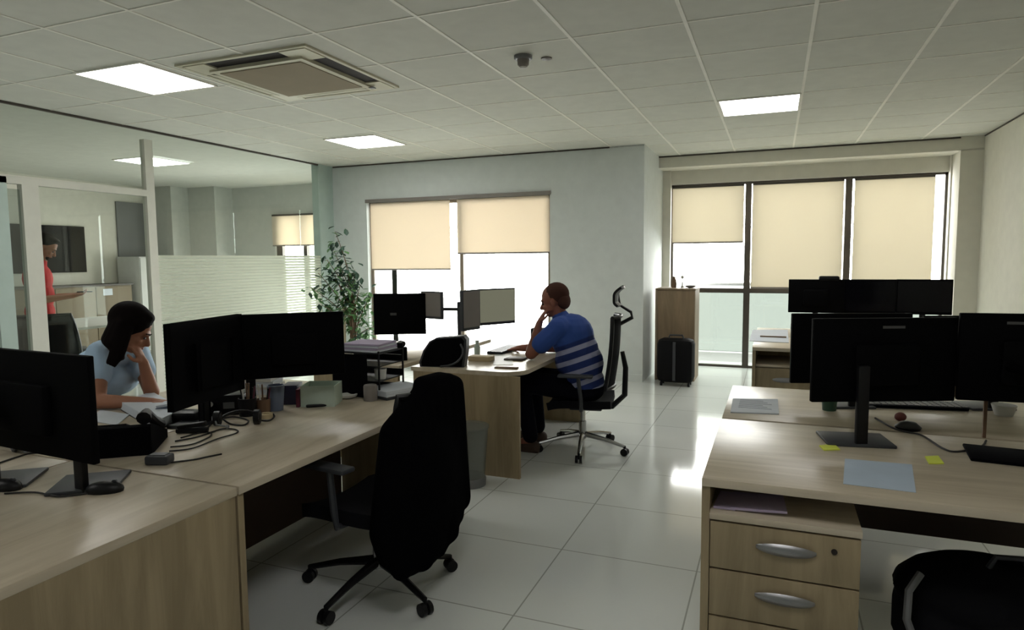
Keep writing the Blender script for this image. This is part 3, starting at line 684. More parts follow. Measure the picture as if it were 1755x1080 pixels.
for kk, aa, sgn in ((kN, aN, -1), (kF, aF, 1)):
    hj = hip+V((-.03, sgn*.10, 0)); b.cap(hj, kk, .080, .055); b.cap(kk, aa, .052, .036); b.cap(aa, aa+V((-.13, 0, -.05)), .034, .03)
hand(b, wrN, V((.22, .35, .75)), V((.7, .5, .1)), .9, 1)
hand(b, wrF, V((-1, -.1, -.12)), V((0, 0, -1)), .35, 1)
Body('body', b, MT['skin2'], man, .006, 4)
head_bits(man, w, rot, 1.06)
h_ = MB(); h_.ball(w(0, -.022, .034), (.083, .098, .092), rot, 20)
h_.ball(w(0, -.06, -.015), (.074, .055, .07), rot, 16)
Pt('hair', h_, MT['hairs'], man, True, 180)
b = MB(); torso(b, .006)
for sh, el in ((shN, elN), (shF, elF)): b.cap(sh, sh.lerp(el, .62), .072, .070)
b.cap(nk-V((-.02, 0, .03)), nk+V((.0, 0, .012)), .075, .068)
Body('shirt', b, MT['stripe'], man, .007, 5)
b = MB(); b.ball(hip+V((.0, 0, -.03)), (.165, .195, .10))
for kk, aa, sgn in ((kN, aN, -1), (kF, aF, 1)):
    hj = hip+V((-.03, sgn*.10, -.01)); b.cap(hj, kk, .098, .074); b.cap(kk, aa+V((0, 0, .03)), .070, .058)
Body('trousers', b, MT['jeans'], man, .008, 5)
for aa in (aN, aF):
    q = MB().cap(aa+V((.035, 0, -.05)), aa+V((-.17, 0, -.055)), .042, .036).box(aa+V((-.06, 0, -.08)), (.27, .08, .02), None, .008)
    Body('shoe', q, MT['shoe'], man, .007, 3)
mc = office_chair('office_chair', 'black mesh chair with headrest carrying the man in stripes', (-1.31, 4.66, 0), pi+rad(9), backh=.60, head=True, hook=False, rot=rad(20), R=.33, seat_z=.41)

# --- woman in light blue at the left
wo = T('person', 'woman in a light blue t-shirt leaning her head on her hand', 'person', (-3.45, 2.30, 0))
rs, ls = P(170, 606, 3.42), V((-3.27, 2.56, .945))
wre, wrh = PZ(168, 688, .742), PZ(262, 690, .738)
wle, wlh = PZ(262, 672, .742)+V((-.01, .0, 0)), P(246, 622, 3.34)
hc = P(224, 563, 3.34)
hip = V((-3.56, 2.27, .50)); sc = (rs+ls)/2
nk = sc + V((.05, -.02, .045))
def wtorso(b, g=0):
    b.ball(hip, (.15+g, .17+g, .13+g), Matrix.Rotation(rad(20), 3, 'Z'))
    m1, m2 = hip.lerp(sc, .38), hip.lerp(sc, .72)
    R_ = Matrix.Rotation(rad(15), 3, 'Z')
    b.ball(m1, (.125+g, .15+g, .15+g), R_); b.ball(m2, (.13+g, .165+g, .15+g), R_); b.ball(hip.lerp(sc, .75)+V((.07, .03, -.04)), (.085+g, .135+g, .075+g), R_)
    b.cap(rs.lerp(ls, .12), rs.lerp(ls, .88), .066+g, .066+g); b.cap(sc, nk, .075+g, .05+g)
b = MB(); wtorso(b, -.012)
b.cap(nk, hc+V((-.02, -.01, -.05)), .048, .048)
hf = V((.70, .60, -.52))
w, rot = face_head(b, hc, hf, s=1.0)
b.cap(rs, wre, .046, .038); b.cap(wre, wrh, .039, .024); b.cap(ls, wle, .046, .038); b.cap(wle, wlh, .040, .025)
hand(b, wrh, (wrh-wre)+V((0, 0, .0)), V((0, 0, -1)), .3, 1, .92)
hand(b, wlh, V((-.12, -.25, .75)), V((-.8, -.5, .1)), .75, -1, .92)
for s1 in (-1, 1):
    hj = hip+V((.02, s1*.09, -.02)); kn = hj+V((.42, .02, -.03)); an = kn+V((-.05, .02, -.37))
    b.cap(hj, kn, .078, .055); b.cap(kn, an, .05, .034); b.cap(an, an+V((.14, 0, -.04)), .032, .028)
Body('body', b, MT['skin'], wo, .0058, 4)
head_bits(wo, w, rot, 1.0)
b = MB(); wtorso(b, .006)
b.cap(rs, rs.lerp(wre, .48), .064, .062); b.cap(ls, ls.lerp(wle, .5), .064, .062)
Body('shirt', b, MT['lblue'], wo, .007, 5)
b = MB(); b.ball(hip+V((0, 0, -.04)), (.165, .18, .10))
for s1 in (-1, 1):
    hj = hip+V((.02, s1*.09, -.02)); kn = hj+V((.42, .02, -.03)); an = kn+V((-.05, .02, -.37)); b.cap(hj, kn, .09, .068); b.cap(kn, an, .064, .05)
Body('trousers', b, MT['jeans'], wo, .009, 4)
b = MB()
b.ball(w(0, -.022, .040), (.092, .104, .094), rot, 20)
b.ball(w(0, .02, .085), (.06, .06, .035), rot, 14)
for i in range(9):
    a = -1.15+i*.285
    st = w(.085*sin(a), -.075*cos(a)+.0, .02); en = w(.095*sin(a), -.02-.075*cos(a), -.05)+V((.0, .0, -.05))
    en2 = en+V((.03, .03, -.07)) if i > 5 else en+V((0, 0, -.02))
    b.cap(st, en, .030, .026, 10); b.cap(en, en2, .026, .014, 10)
for k_ in (.0, .5, 1):                                # lock falling beside the near cheek
    st = w(.082, .0-.03*k_, .02); b.tube([st, w(.094, .015-.03*k_, -.05), w(.092, .03-.03*k_, -.12), w(.085, .03-.03*k_, -.19)], [.022, .024, .022, .010], 8)
Body('hair', b, MT['hair'], wo, .007, 3)
wc_ = office_chair('office_chair', 'dark swivel chair the woman in light blue sits on', (-3.56, 2.27, 0), rad(6), backh=.5, arms=False)

# --- standing man in red behind the glass
rd = T('person', 'standing man in a red t-shirt behind the glass partition, looking down', 'person', (-7.05, 4.22, 0))
c0 = P(64, 470, 6.7); gx, gy = c0.x, c0.y
rd.location = (gx, gy, 0)
fw = V((.62, .78, 0)); sd_ = V((.78, -.62, 0))   # facing right in the picture; sd_ toward the camera
def W_(f, s, z): return V((gx, gy, 0)) + fw*f + sd_*s + V((0, 0, z))
hd = W_(.085, 0, 1.60)
Rr = Matrix((fw, -sd_, V((0, 0, 1)))).transposed()
b = MB()
def rt(b, g=0):
    b.ball(W_(0, 0, .93), (.125+g, .165+g, .14+g), Rr); b.ball(W_(.01, 0, 1.10), (.12+g, .16+g, .17+g), Rr); b.ball(W_(0, 0, 1.27), (.125+g, .19+g, .16+g), Rr)
    b.cap(W_(-.01, .16, 1.36), W_(-.01, -.16, 1.36), .065+g, .065+g); b.cap(W_(0, 0, 1.35), W_(.03, 0, 1.45), .075+g, .055+g)
rt(b, -.01)
w, rot = face_head(b, hd, fw*.85+V((0, 0, -.55)), s=1.05)
b.cap(W_(.02, 0, 1.42), hd+V((0, 0, -.04)), .055, .052)
for s1 in (1, -1):
    sh = W_(-.01, s1*.20, 1.35); el = W_(.03, s1*.23, 1.06); wr = W_(.30, s1*.06, 1.09)
    b.cap(sh, el, .05, .042); b.cap(el, wr, .041, .027); hand(b, wr, fw*1+V((0, 0, .15))-sd_*s1*.3, V((0, 0, 1)), .8, s1)
    b.cap(W_(0, s1*.09, .88), W_(.01, s1*.10, .47), .085, .058); b.cap(W_(.01, s1*.10, .47), W_(-.03, s1*.11, .07), .055, .036); b.cap(W_(-.03, s1*.11, .06), W_(.14, s1*.12, .03), .035, .03)
Body('body', b, MT['skin'], rd, .0065, 4); head_bits(rd, w, rot, 1.05)
b = MB(); rt(b, .008)
for s1 in (1, -1): b.cap(W_(-.01, s1*.19, 1.35), W_(.02, s1*.225, 1.17), .068, .066)
Body('shirt', b, MT['red'], rd, .008, 5)
b = MB(); b.ball(W_(0, 0, .88), (.135, .175, .11), Rr)
for s1 in (1, -1): b.cap(W_(0, s1*.09, .86), W_(.01, s1*.10, .47), .098, .072); b.cap(W_(.01, s1*.10, .47), W_(-.03, s1*.11, .07), .07, .055)
Body('trousers', b, MT['jeans'], rd, .009, 4)
b = MB().ball(w(0, -.025, .045), (.088, .104, .092), rot, 18).ball(w(0, .04, .09), (.06, .05, .03), rot, 12)
Body('hair', b, MT['hair'], rd, .008, 3)
Pt('beard', MB().ball(w(0, .048, -.092), (.046, .046, .036), rot, 14), MT['hair'], rd, True, 180)
one('phone_handset', MB().box(W_(.40, 0, 1.125), (.14, .07, .010), Rr, .003), MT['black'], 'dark phone held by the standing man in red', 'phone', W_(.40, 0, 1.12))

# ------------------------------------------------------------------ meeting room furniture
tv = T('television', 'black flat television on the meeting room wall behind the man in red', 'television', (XT+.03, 6.42, 1.29))
Pt('panel', MB().bb(XT+.002, XT+.05, 5.80, 7.03, 1.285, 1.985, .005), MT['mon'], tv, True)
Pt('screen', MB().bb(XT+.05, XT+.053, 5.815, 7.015, 1.305, 1.97), MT['tv'], tv, True, None)
cr = T('credenza', 'brown low cabinet along the meeting room wall under the television', 'cabinet', (-9.72, 6.7, 0))
Pt('body', MB().bb(-9.95, -9.5, 5.6, 7.42, 0, 1.075), MT['credz'], cr, True, None)
Pt('top_board', MB().bb(-9.96, -9.48, 5.58, 7.44, 1.077, 1.10), MT['alu'], cr, True, None)
for y in (5.62, 6.22, 6.82): Pt('door', MB().bb(-9.5, -9.482, y, y+.59, .05, 1.06, .003), MT['credz'], cr, True)
one('notice', MB().bb(-9.481, -9.479, 6.93, 7.08, .93, 1.03), MT['paper'], 'small pale notice stuck on the brown meeting room cabinet', 'notice', (-9.48, 7.0, .93))
fb = T('tall_white_cabinet', 'tall white unit in the meeting room beside the brown cabinet', 'cabinet', (-9.6, 7.8, 0))
Pt('body', MB().bb(-9.9, -9.4, 7.50, 8.1, 0, 1.52, .01), MT['whitep'], fb, True)
Pt('door_panel', MB().bb(-9.4, -9.385, 7.51, 8.09, .05, 1.50, .005), MT['whitep'], fb, True)
office_chair('office_chair', 'dark swivel chair in the meeting room before the man in red', (-6.17, 3.93, 0), rad(147), backh=.54, seat_z=.43, bwid=.26)
ww = P(447, 515, 7.6)
gc = T('meeting_chair', 'pale grey shell chair seen through the frosted striped film', 'chair', (-6.35, 6.25, 0), rad(180))
Pt('shell', MB().grid(lambda u, v: V(((.24-.44*min(1, v*2.0)-.06*max(0, v-.5)*2), (u-.5)*(.46-.20*max(0, v-.5)*2), .44-.02*sin(pi*u)+max(0, v-.45)*1.15)), 10, 14, .012), MT['screengrey'], gc, smooth=60)
for sx in (-1, 1):
    for sy in (-1, 1): Pt('leg', MB().cyl((sx*.14, sy*.15, .43), (sx*.22, sy*.2, 0), .012), MT['chrome'], gc)
mt = T('meeting_table', 'pale meeting table mostly hidden behind the woman', 'table', (-7.6, 5.1, 0))
Pt('table_top', MB().bb(-8.2, -7.0, 4.55, 6.4, .70, .73, .004), MT['whitep'], mt, True)
for x in (-8.1, -7.1):
    for y in (4.7, 6.3): Pt('leg', MB().cyl((x, y, 0), (x, y, .70), .025), MT['steel'], mt, True)

# ------------------------------------------------------------------ cabinet, suitcase
cb = T('tall_cabinet', 'tall narrow oak cabinet in the corner by the bay window', 'cabinet', (-1.06, 7.9, 0))
Pt('body', MB().bb(-1.285, -.84, 7.72, 8.15, 0, 1.055), MT['cab'], cb, True, None)
Pt('top_board', MB().bb(-1.29, -.835, 7.70, 8.16, 1.055, 1.075, .002), MT['cab'], cb, True)
Pt('door', MB().bb(-1.262, -.843, 7.702, 7.72, .05, 1.05, .002), MT['cab'], cb, True)
Pt('side_panel', MB().bb(-1.290, -1.266, 7.702, 7.72, 0, 1.055), MT['edge'], cb, True)
q = PY(1154, 491, 7.85)
one('bottle', MB().lathe((q.x, 7.9, 1.075), [(.028, 0), (.028, .09), (.016, .11), (.014, .135)]), MT['bark'], 'small brownish bottle standing on the tall oak cabinet', 'bottle', (q.x, 7.9, 1.075))
q = PY(1168, 491, 7.85)
one('ornament', MB().lathe((q.x, 7.92, 1.075), [(.016, 0), (.02, .01), (.005, .03), (.005, .11)]).ball((q.x, 7.92, 1.20), .02), MT['whitep'], 'pale round-headed ornament beside the bottle on the tall cabinet', 'ornament', (q.x, 7.92, 1.075))
q = PY(1183, 491, 7.85)
one('small_dish', MB().lathe((q.x, 7.88, 1.075), [(.02, 0), (.055, .012), (.06, .028), (.055, .028), (.02, .008)]), MT['screengrey'], 'low grey dish at the edge of the tall oak cabinet', 'dish', (q.x, 7.88, 1.075))
su = T('suitcase', 'upright black hard-shell suitcase in front of the oak cabinet', 'suitcase', (-1.01, 7.42, 0))
Pt('shell', MB().box((-1.01, 7.44, .285), (.40, .24, .49), None, .06), MT['suit'], su, True)
Pt('strap', MB().bb(-1.03, -1.0, 7.312, 7.325, .07, .50), MT['dgrey'], su, True)
Pt('handle', MB().tube([(-1.09, 7.44, .53), (-1.08, 7.44, .565), (-.94, 7.44, .565), (-.93, 7.44, .53)], .011), MT['dgrey'], su, True)
for sx in (-1.16, -.86):
    for sy in (7.37, 7.51): Pt('wheel', MB().cyl((sx-.012, sy, .022), (sx+.012, sy, .022), .022).cyl((sx, sy, .02), (sx, sy, .06), .01), MT['black'], su, True)

# ------------------------------------------------------------------ plant
pl = T('potted_tree', 'tall potted tree with loose green leaves in the glass corner', 'plant', (-4.62, 6.45, 0))
Pt('pot', MB().lathe((-4.62, 6.45, 0), [(.12, 0), (.17, .30), (.18, .33), (.165, .33), (.16, .30)]), MT['pot'], pl, True)
Pt('soil', MB().lathe((-4.62, 6.45, .29), [(.0, .0), (.16, 0), (.16, .01), (.0, .012)]), MT['soil'], pl, True)
st = MB(); tips = []
base = V((-4.62, 6.45, .28))
random.seed(11)
def limb(p, q, r, bend):
    m_ = (p+q)/2+bend; pts = [p.lerp(m_, t/4).lerp(m_.lerp(q, t/4), t/4) for t in range(5)]
    st.tube(pts, [r*(1-.14*i) for i in range(5)], 6); return pts
trunks = []
targets = [(575, 398), (590, 440), (560, 445), (608, 462), (545, 468), (620, 480), (640, 500), (530, 492), (600, 500), (628, 540), (575, 480), (550, 522), (612, 585), (625, 610), (590, 520), (640, 560), (565, 460), (605, 550), (570, 425), (585, 470)]
for i, (x, y) in enumerate(targets):
    d = 7.72+random.uniform(-.22, .16)
    e = P(x, y, d); j = base+V((random.uniform(-.05, .05), random.uniform(-.05, .05), min(.9, max(.15, (e.z-.3)*.55))))
    if e.y > 7.3: e.y = 7.3
    limb(base+V((random.uniform(-.03, .03), random.uniform(-.03, .03), 0)), j, .013, V((random.uniform(-.03, .03), 0, 0)))
    tips.append((j, e, limb(j, e, .007, V((0, 0, .05)))))
Pt('stems', st, MT['bark'], pl, True, 60)
def leaf(mb, p, d, L, W):
    d = d.normalized(); s_ = d.cross(V((0, 0, 1)));
    if s_.length < .1: s_ = V((1, 0, 0))
    s_.normalize(); nn = s_.cross(d)
    pts = [p, p+d*L*.35+s_*W*.5, p+d*L*.7+s_*W*.38, p+d*L-nn*L*.12, p+d*L*.7-s_*W*.38, p+d*L*.35-s_*W*.5]
    c1, c2 = p+d*L*.35-nn*W*.14, p+d*L*.7-nn*W*.12-nn*L*.03
    v = [mb.b.verts.new(q) for q in pts]+[mb.b.verts.new(c1), mb.b.verts.new(c2)]
    for f in ((0, 1, 6), (1, 2, 7, 6), (2, 3, 7), (0, 6, 5), (6, 7, 4, 5), (7, 3, 4)): mb.b.faces.new([v[k] for k in f])
lf, lf2 = MB(), MB()
for j, e, pts in tips:
    for k in range(26):
        t_ = random.random()**.6; p = j.lerp(e, t_)+V((random.gauss(0, .05), random.gauss(0, .05), random.gauss(0, .04)))
        if p.y > 7.36: p.y = 7.36
        d = V((random.uniform(-1, 1), random.uniform(-.8, .6), random.uniform(-.9, .35)))
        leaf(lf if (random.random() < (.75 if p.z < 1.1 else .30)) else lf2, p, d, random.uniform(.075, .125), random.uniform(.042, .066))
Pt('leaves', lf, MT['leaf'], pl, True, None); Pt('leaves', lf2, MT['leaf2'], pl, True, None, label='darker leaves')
# pale bundle (stake) behind monitor
Pt('support_stake', MB().cyl((-4.70, 6.38, .3), (-4.70, 6.40, .95), .022), MT['pot'], pl, True)

# ------------------------------------------------------------------ things on the near left desk
def rz_of(a, b): return math.atan2(b.y-a.y, b.x-a.x)
def flat(name, corners, z, th, m, label, cat, group=None):
    c = [V((p.x, p.y, z)) for p in corners]; cen = sum(c, V())/len(c)
    mb = MB().prism([(p.x, p.y) for p in c], z, z+th, lambda u, v, w: V((u, v, w)))
    return one(name, mb, m, label, cat, V((cen.x, cen.y, z)), group, None)
def pz(*xy): return [PZ(x, y, K) for x, y in xy]

# big open binder with white pages in front of the woman
a, b2, c, d = pz((207, 703), (268, 741), (317, 716), (262, 684))
bk = T('paper_stack', 'thick white stack of papers in front of the woman', 'papers', (a+b2+c+d)/4)
bk.location.z = K
A_ = [(p.x, p.y) for p in (a, b2, c, d)]
Pt('cover', MB().prism(A_, K, K+.006, lambda u, v, w: V((u, v, w))), MT['black'], bk, True, None)
Pt('pages', MB().prism([(x*.97+(-2.72)*.03, y*.97+2.1*.03) for x, y in A_], K+.006, K+.045, lambda u, v, w: V((u, v, w))), MT['paper'], bk, True, None)
flat('loose_paper', pz((150, 722), (200, 730), (222, 712), (172, 704)), K+.001, .004, MT['paper'], 'loose white papers beside the desk phone, near the woman\'s elbow', 'papers')
# desk phone
def desk_phone(loc, rz, label, s=1.0):
    t = T('desk_phone', label, 'telephone', loc, rz, 'desk phones')
    Pt('base', MB().prism([(-.12*s, 0), (.12*s, 0), (.12*s, .03*s), (-.10*s, .105*s), (-.12*s, .10*s)], -.10*s, .10*s, lambda u, v, w: V((u, w, v))), MT['blackm'], t)
    Pt('handset', MB().tube([(-.10*s, -.075*s, .125*s), (-.06*s, -.075*s, .135*s), (.04*s, -.075*s, .085*s), (.10*s, -.075*s, .055*s)], [.024*s, .017*s, .017*s, .025*s], 10), MT['black'], t)
    Pt('screen', MB().box((-.055*s, .03*s, .096*s), (.05*s, .09*s, .004), Matrix.Rotation(rad(19), 3, 'Y')), MT['black'], t)
    k_ = MB()
    for i in range(4):
        for j in range(3): k_.box((.0+.026*i*s, (.0+.028*j)*s, (.075-.0093*i)*s), (.018*s, .02*s, .006), Matrix.Rotation(rad(19), 3, 'Y'))
    Pt('keypad', k_, MT['dgrey'], t, smooth=None)
    return t
desk_phone(PZ(222, 768, K)+V((0, 0, .001)), rad(128), 'black desk phone between the nearest monitor and the paper stack', 1.1)
q = PZ(274, 795, K)
one('small_gadget', MB().box(q+V((0, 0, .018)), (.085, .055, .034), Matrix.Rotation(rad(20), 3, 'Z'), .008).box(q+V((0, 0, .036)), (.06, .035, .003), Matrix.Rotation(rad(20), 3, 'Z')), MT['dgrey'], 'small dark grey box at the end of the phone cable', 'gadget', q)
def mouse(x, y, rz, label):
    q = PZ(x, y, K); t = T('computer_mouse', label, 'mouse', q, rz, 'black computer mice')
    Pt('shell', MB().ball((0, 0, .008), (.058, .032, .028)), MT['black'], t, smooth=180)
    Pt('wheel', MB().cyl((.03, -.004, .031), (.03, .004, .031), .008), MT['dgrey'], t)
mouse(180, 843, rad(30), 'black computer mouse beside the grey monitor foot on the near desk')
q = PZ(12, 838, K); mouse(10, 838, rad(10), 'black mouse at the frame edge of the near left desk')
# clutter behind nearest monitor
q = PZ(30, 768, K)
one('crumpled_wrapping', MB().grid(lambda u, v: q+V((-.12+.26*u, -.06+.12*v, .02+.05*abs(sin(9*u+3*v))+.03*sin(7*v+u*5))), 14, 9, .002), MT['grey'], 'crumpled translucent wrapping below the nearest monitor', 'wrapping', q, smooth=40)
# cables
def cable(pts, label, r=.0032, z=.004):
    w = [PZ(x, y, K)+V((0, 0, z)) for x, y in pts]; sm = []
    n = len(w)
    for i in range(n-1):
        p0, p1, p2, p3 = w[max(i-1, 0)], w[i], w[i+1], w[min(i+2, n-1)]
        for k in range(8):
            t = k/8; sm.append(.5*((2*p1)+(p2-p0)*t+(2*p0-5*p1+4*p2-p3)*t*t+(3*p1-p0-3*p2+p3)*t**3))
    sm.append(w[-1]); return one('cable', MB().tube(sm, r, 6), MT['cable'], label, 'cable', w[0], 'desk cables', 60)
cable([(290, 775), (330, 770), (372, 754), (405, 744), (404, 738), (380, 737), (340, 750), (300, 758)], 'looped black cable on the desk below the woman\'s monitor')
cable([(290, 795), (330, 790), (355, 785), (380, 780)], 'short cable end with a plug, lying toward the desk edge')
cable([(292, 768), (330, 763), (362, 748), (350, 742), (310, 752)], 'thin second loop of cable beside the larger loop')
cable([(0, 795), (30, 785), (60, 778), (100, 783)], 'black cable crossing the desk seam under the nearest monitor')
cable([(8, 848), (60, 846), (100, 853), (150, 848)], 'thin cable passing before the grey monitor foot')
cable([(355, 735), (372, 722), (400, 716), (425, 722), (418, 730), (395, 728), (380, 718)], 'tangle of black cable around the headset', r=.004)
cable([(440, 716), (458, 706), (470, 714), (462, 722), (446, 722)], 'short black cable coil in front of the blue-grey cup', r=.004)
# dock
def pot_with_pens(x, y, label, m, r=.036, h=.10, pens=5, pm=None, cat='pen pot'):
    q = PZ(x, y, K); t = T('pen_pot', label, cat, q, 0, 'pen pots on the desks')
    Pt('cup', MB().lathe((0, 0, 0), [(r*.9, 0), (r, h), (r-.004, h), (r*.85, .006)]), MT[m], t)
    for i in range(pens):
        a = i*2.4; p = V((cos(a)*r*.4, sin(a)*r*.4, .012)); e = p+V((cos(a)*.02, sin(a)*.02, h+.04+.012*(i % 3)))
        Pt('pen', MB().cyl(p, e, .004, .004, 8), MT[('black', 'brass', 'whitep', 'maroon')[i % 4]], t)
pot_with_pens(425, 712, 'dark wire pen pot crowded with pens below the left end of the monitor', 'black', .042, .085, 6)
pot_with_pens(452, 708, 'brownish cup of pens between the dark pot and the blue-grey cup', 'brass', .034, .07, 4)
q = PZ(474, 703, K)
one('plastic_cup', MB().lathe(q, [(.032, 0), (.040, .10), (.041, .125), (.037, .125), (.03, .006)]), MT['slate'], 'blue-grey plastic cup left of the dark and pale boxes', 'cup', q)
q = PZ(386, 708, K)
dk = T('docking_station', 'black docking box crowded under the angled monitor', 'docking station', q, rad(35))
Pt('body', MB().box((0, 0, .05), (.20, .13, .10), None, .01), MT['black'], dk)
Pt('port_plate', MB().box((.03, -.066, .05), (.05, .003, .03), None), MT['grey'], dk)
Pt('knob', MB().cyl((-.05, -.066, .06), (-.05, -.075, .06), .012), MT['whitep'], dk)
q = PZ(322, 722, K)
one('headset_case', MB().box(q+V((0, 0, .025)), (.12, .09, .05), Matrix.Rotation(rad(20), 3, 'Z'), .015), MT['black'], 'low black case beside the paper stack', 'case', q)
hs = T('headset', 'black headset lying among the clutter beside the docking box', 'headset', PZ(408, 728, K), rad(30))
Pt('headband', MB().tube([(.085*cos(a_*pi/10), .085*sin(a_*pi/10)*.9, .015+.03*sin(a_*pi/10)) for a_ in range(11)], .007), MT['black'], hs)
for q_ in (-1, 1): Pt('ear_cushion', MB().cyl((q_*.085-.012, -.005, .034), (q_*.085+.012, -.005, .034), .033).ball((q_*.085, -.005, .034), (.018, .028, .028)), MT['black'], hs)
Pt('microphone', MB().tube([(-.09, -.02, .03), (-.07, -.07, .02), (-.02, -.09, .015)], .004).ball((-.02, -.09, .015), .009), MT['grey'], hs)
nb_ = T('notebook', 'grey notebook tilted under the lower corner of the angled monitor', 'notebook', PZ(305, 712, K), rad(30))
Pt('cover', MB().box((0, 0, .052), (.16, .11, .014), Matrix.Rotation(rad(-8), 3, 'Y'), .002), MT['slate'], nb_)
Pt('pages', MB().box((0.001, 0, .066), (.155, .106, .010), Matrix.Rotation(rad(-8), 3, 'Y')), MT['paper'], nb_, smooth=None)
q = PZ(330, 742, K)
one('stapler', MB().box(q+V((0, 0, .012)), (.13, .035, .02), Matrix.Rotation(rad(25), 3, 'Z'), .006).box(q+V((0, 0, .034)), (.12, .03, .018), Matrix.Rotation(rad(25), 3, 'Z') @ Matrix.Rotation(rad(-8), 3, 'Y'), .006), MT['black'], 'black stapler at the front of the clutter under the angled monitor', 'stapler', q)
q = PZ(455, 716, K)
one('tape_roll', MB().lathe(q, [(.018, 0), (.033, 0), (.033, .02), (.018, .02), (.018, 0)]), MT['cream'], 'small cream tape roll before the pen cups', 'tape', q)
# stacks of paper behind
def stack(x, y, w, d, rz, n, ms, label, z0=K, th=.012, cat='papers', name='paper_stack', group='stacks of paper', jit=.008):
    q = PZ(x, y, K); q.z = z0; t = T(name, label, cat, q, rz, group)
    z = 0
    for i in range(n):
        hh = th*(.8+.4*random.random()); Pt('sheaf', MB().box((random.uniform(-jit, jit), random.uniform(-jit, jit), z+hh/2), (w, d, hh-.001), Matrix.Rotation(random.uniform(-.06, .06), 3, 'Z')), MT[ms[i % len(ms)]], t, smooth=None); z += hh
    return t
stack(445, 672, .21, .17, rad(20), 7, ['paper', 'paper', 'whitep'], 'untidy white paper stack under the bottom edge of the monitor', th=.015)
# boxes
a = PZ(502, 690, K)
one('dark_box', MB().box(a+V((0, 0, .05)), (.075, .11, .10), Matrix.Rotation(rad(25), 3, 'Z'), .003), MT['navy'], 'dark navy box between the blue-grey cup and the pale green box', 'box', a)
a = PZ(516, 694, K)
one('maroon_notebook', MB().box(a+V((0, 0, .045)), (.018, .12, .09), Matrix.Rotation(rad(25), 3, 'Z'), .002), MT['maroon'], 'maroon notebook standing against the pale green box', 'notebook', a)
a = PZ(552, 692, K)
bx = T('card_box', 'pale green open card box among the desk clutter', 'box', a, rad(22))
Pt('side', MB().bb(-.085, .085, -.075, -.072, 0, .105), MT['mintbox'], bx, smooth=None); Pt('side', MB().bb(-.085, .085, .072, .075, 0, .105), MT['mintbox'], bx, smooth=None)
Pt('end', MB().bb(-.085, -.082, -.072, .072, 0, .105), MT['mintbox'], bx, smooth=None); Pt('end', MB().bb(.082, .085, -.072, .072, 0, .105), MT['mintbox'], bx, smooth=None)
Pt('bottom', MB().bb(-.082, .082, -.072, .072, 0, .003), MT['mintbox'], bx, smooth=None)
a = PZ(585, 676, K)
one('grey_card', MB().box(a+V((0, 0, .085)), (.055, .004, .14), Matrix.Rotation(rad(25), 3, 'Y') @ Matrix.Rotation(rad(20), 3, 'Z')), MT['slate'], 'tilted grey-blue card leaning out beside the pale green box', 'card', a)
a, e = PZ(527, 699, K), PZ(560, 697, K)
one('marker_pen', MB().cap(a+V((0, 0, .008)), e+V((0, 0, .008)), .008, .007), MT['black'], 'black marker pen lying before the pale green box', 'pen', a)
a = PZ(597, 682, K)
one('small_dish', MB().lathe(a, [(.03, 0), (.045, .010), (.048, .02), (.043, .02), (.02, .005)]), MT['whitep'], 'small white dish on the desk before the black letter tray', 'dish', a)
# letter tray tower with papers
q0 = V((-2.05, 3.03, K))
tr_ = T('letter_tray', 'black letter tray tower topped with lilac and white papers', 'letter tray', q0, 0)
for z in (.004, .085, .165, .232): Pt('tray', MB().bb(-.17, .12, -.12, .13, z, z+.006).bb(-.17, .12, .124, .13, z, z+.035).bb(-.17, -.164, -.12, .13, z, z+.035), MT['black'], tr_, smooth=None)
for sx in (-.168, .114):
    for sy in (-.118, .122): Pt('tray_post', MB().bb(sx, sx+.008, sy, sy+.008, 0, .25), MT['black'], tr_, smooth=None)
Pt('back_panel', MB().bb(-.17, .05, -.128, -.121, 0, .23), MT['blackm'], tr_, smooth=None)
tp = T('paper_stack', 'lilac-edged papers lying on top of the black letter tray', 'papers', q0+V((0, 0, .239)), 0, 'stacks of paper')
for i, (m_, hh) in enumerate((('paper', .012), ('lilac', .01), ('paper', .01), ('lilac', .012))):
    Pt('sheaf', MB().box((-.03+.006*i, .0, .006+.011*i), (.26-.012*i, .20, .0095), Matrix.Rotation(rad(3*i-4), 3, 'Z')), MT[m_], tp, smooth=None)
one('white_mug', MB().lathe(q0+V((.085, -.05, .092)), [(.028, 0), (.034, .055), (.031, .055), (.026, .006)]), MT['whitep'], 'white cup standing on a shelf of the letter tray', 'cup', q0+V((.085, -.05, .092)))
one('grey_canister', MB().lathe(q0+V((.10, -.17, 0)), [(.036, 0), (.036, .075), (.032, .082)]), MT['screengrey'], 'grey round canister at the foot of the letter tray', 'canister', q0+V((.10, -.17, 0)))
stack(676, 676, .26, .19, rad(70), 3, ['dgrey', 'paper', 'paper'], 'white ring-bound papers near the jacket chair', th=.014)

# ------------------------------------------------------------------ man's desk
def boxat(name, x, y, sz, rz, m, label, cat, z=0, bev=.004, group=None):
    q = PZ(x, y, K); q.z += z
    return one(name, MB().box(q+V((0, 0, sz[2]/2)), sz, Matrix.Rotation(rz, 3, 'Z'), bev), MT[m], label, cat, q, group)
boxat('cardboard_box', 825, 618, (.17, .10, .035), rad(2), 'cream', 'flat cream cardboard box in the middle of the man\'s desk', 'box')
boxat('tablet', 884, 616, (.14, .13, .012), rad(0), 'shoe', 'dark brown wallet-like pad near the man\'s elbow', 'wallet')
boxat('notepad', 868, 631, (.16, .05, .008), rad(2), 'brass', 'thin brownish notepad at the near edge of the man\'s desk', 'notepad')
flat('loose_paper', pz((848, 608), (845, 626), (880, 626), (876, 606)), K+.0005, .002, MT['whitep'], 'white sheet lying between the cream box and the wallet', 'papers')
q = PZ(818, 608, K)
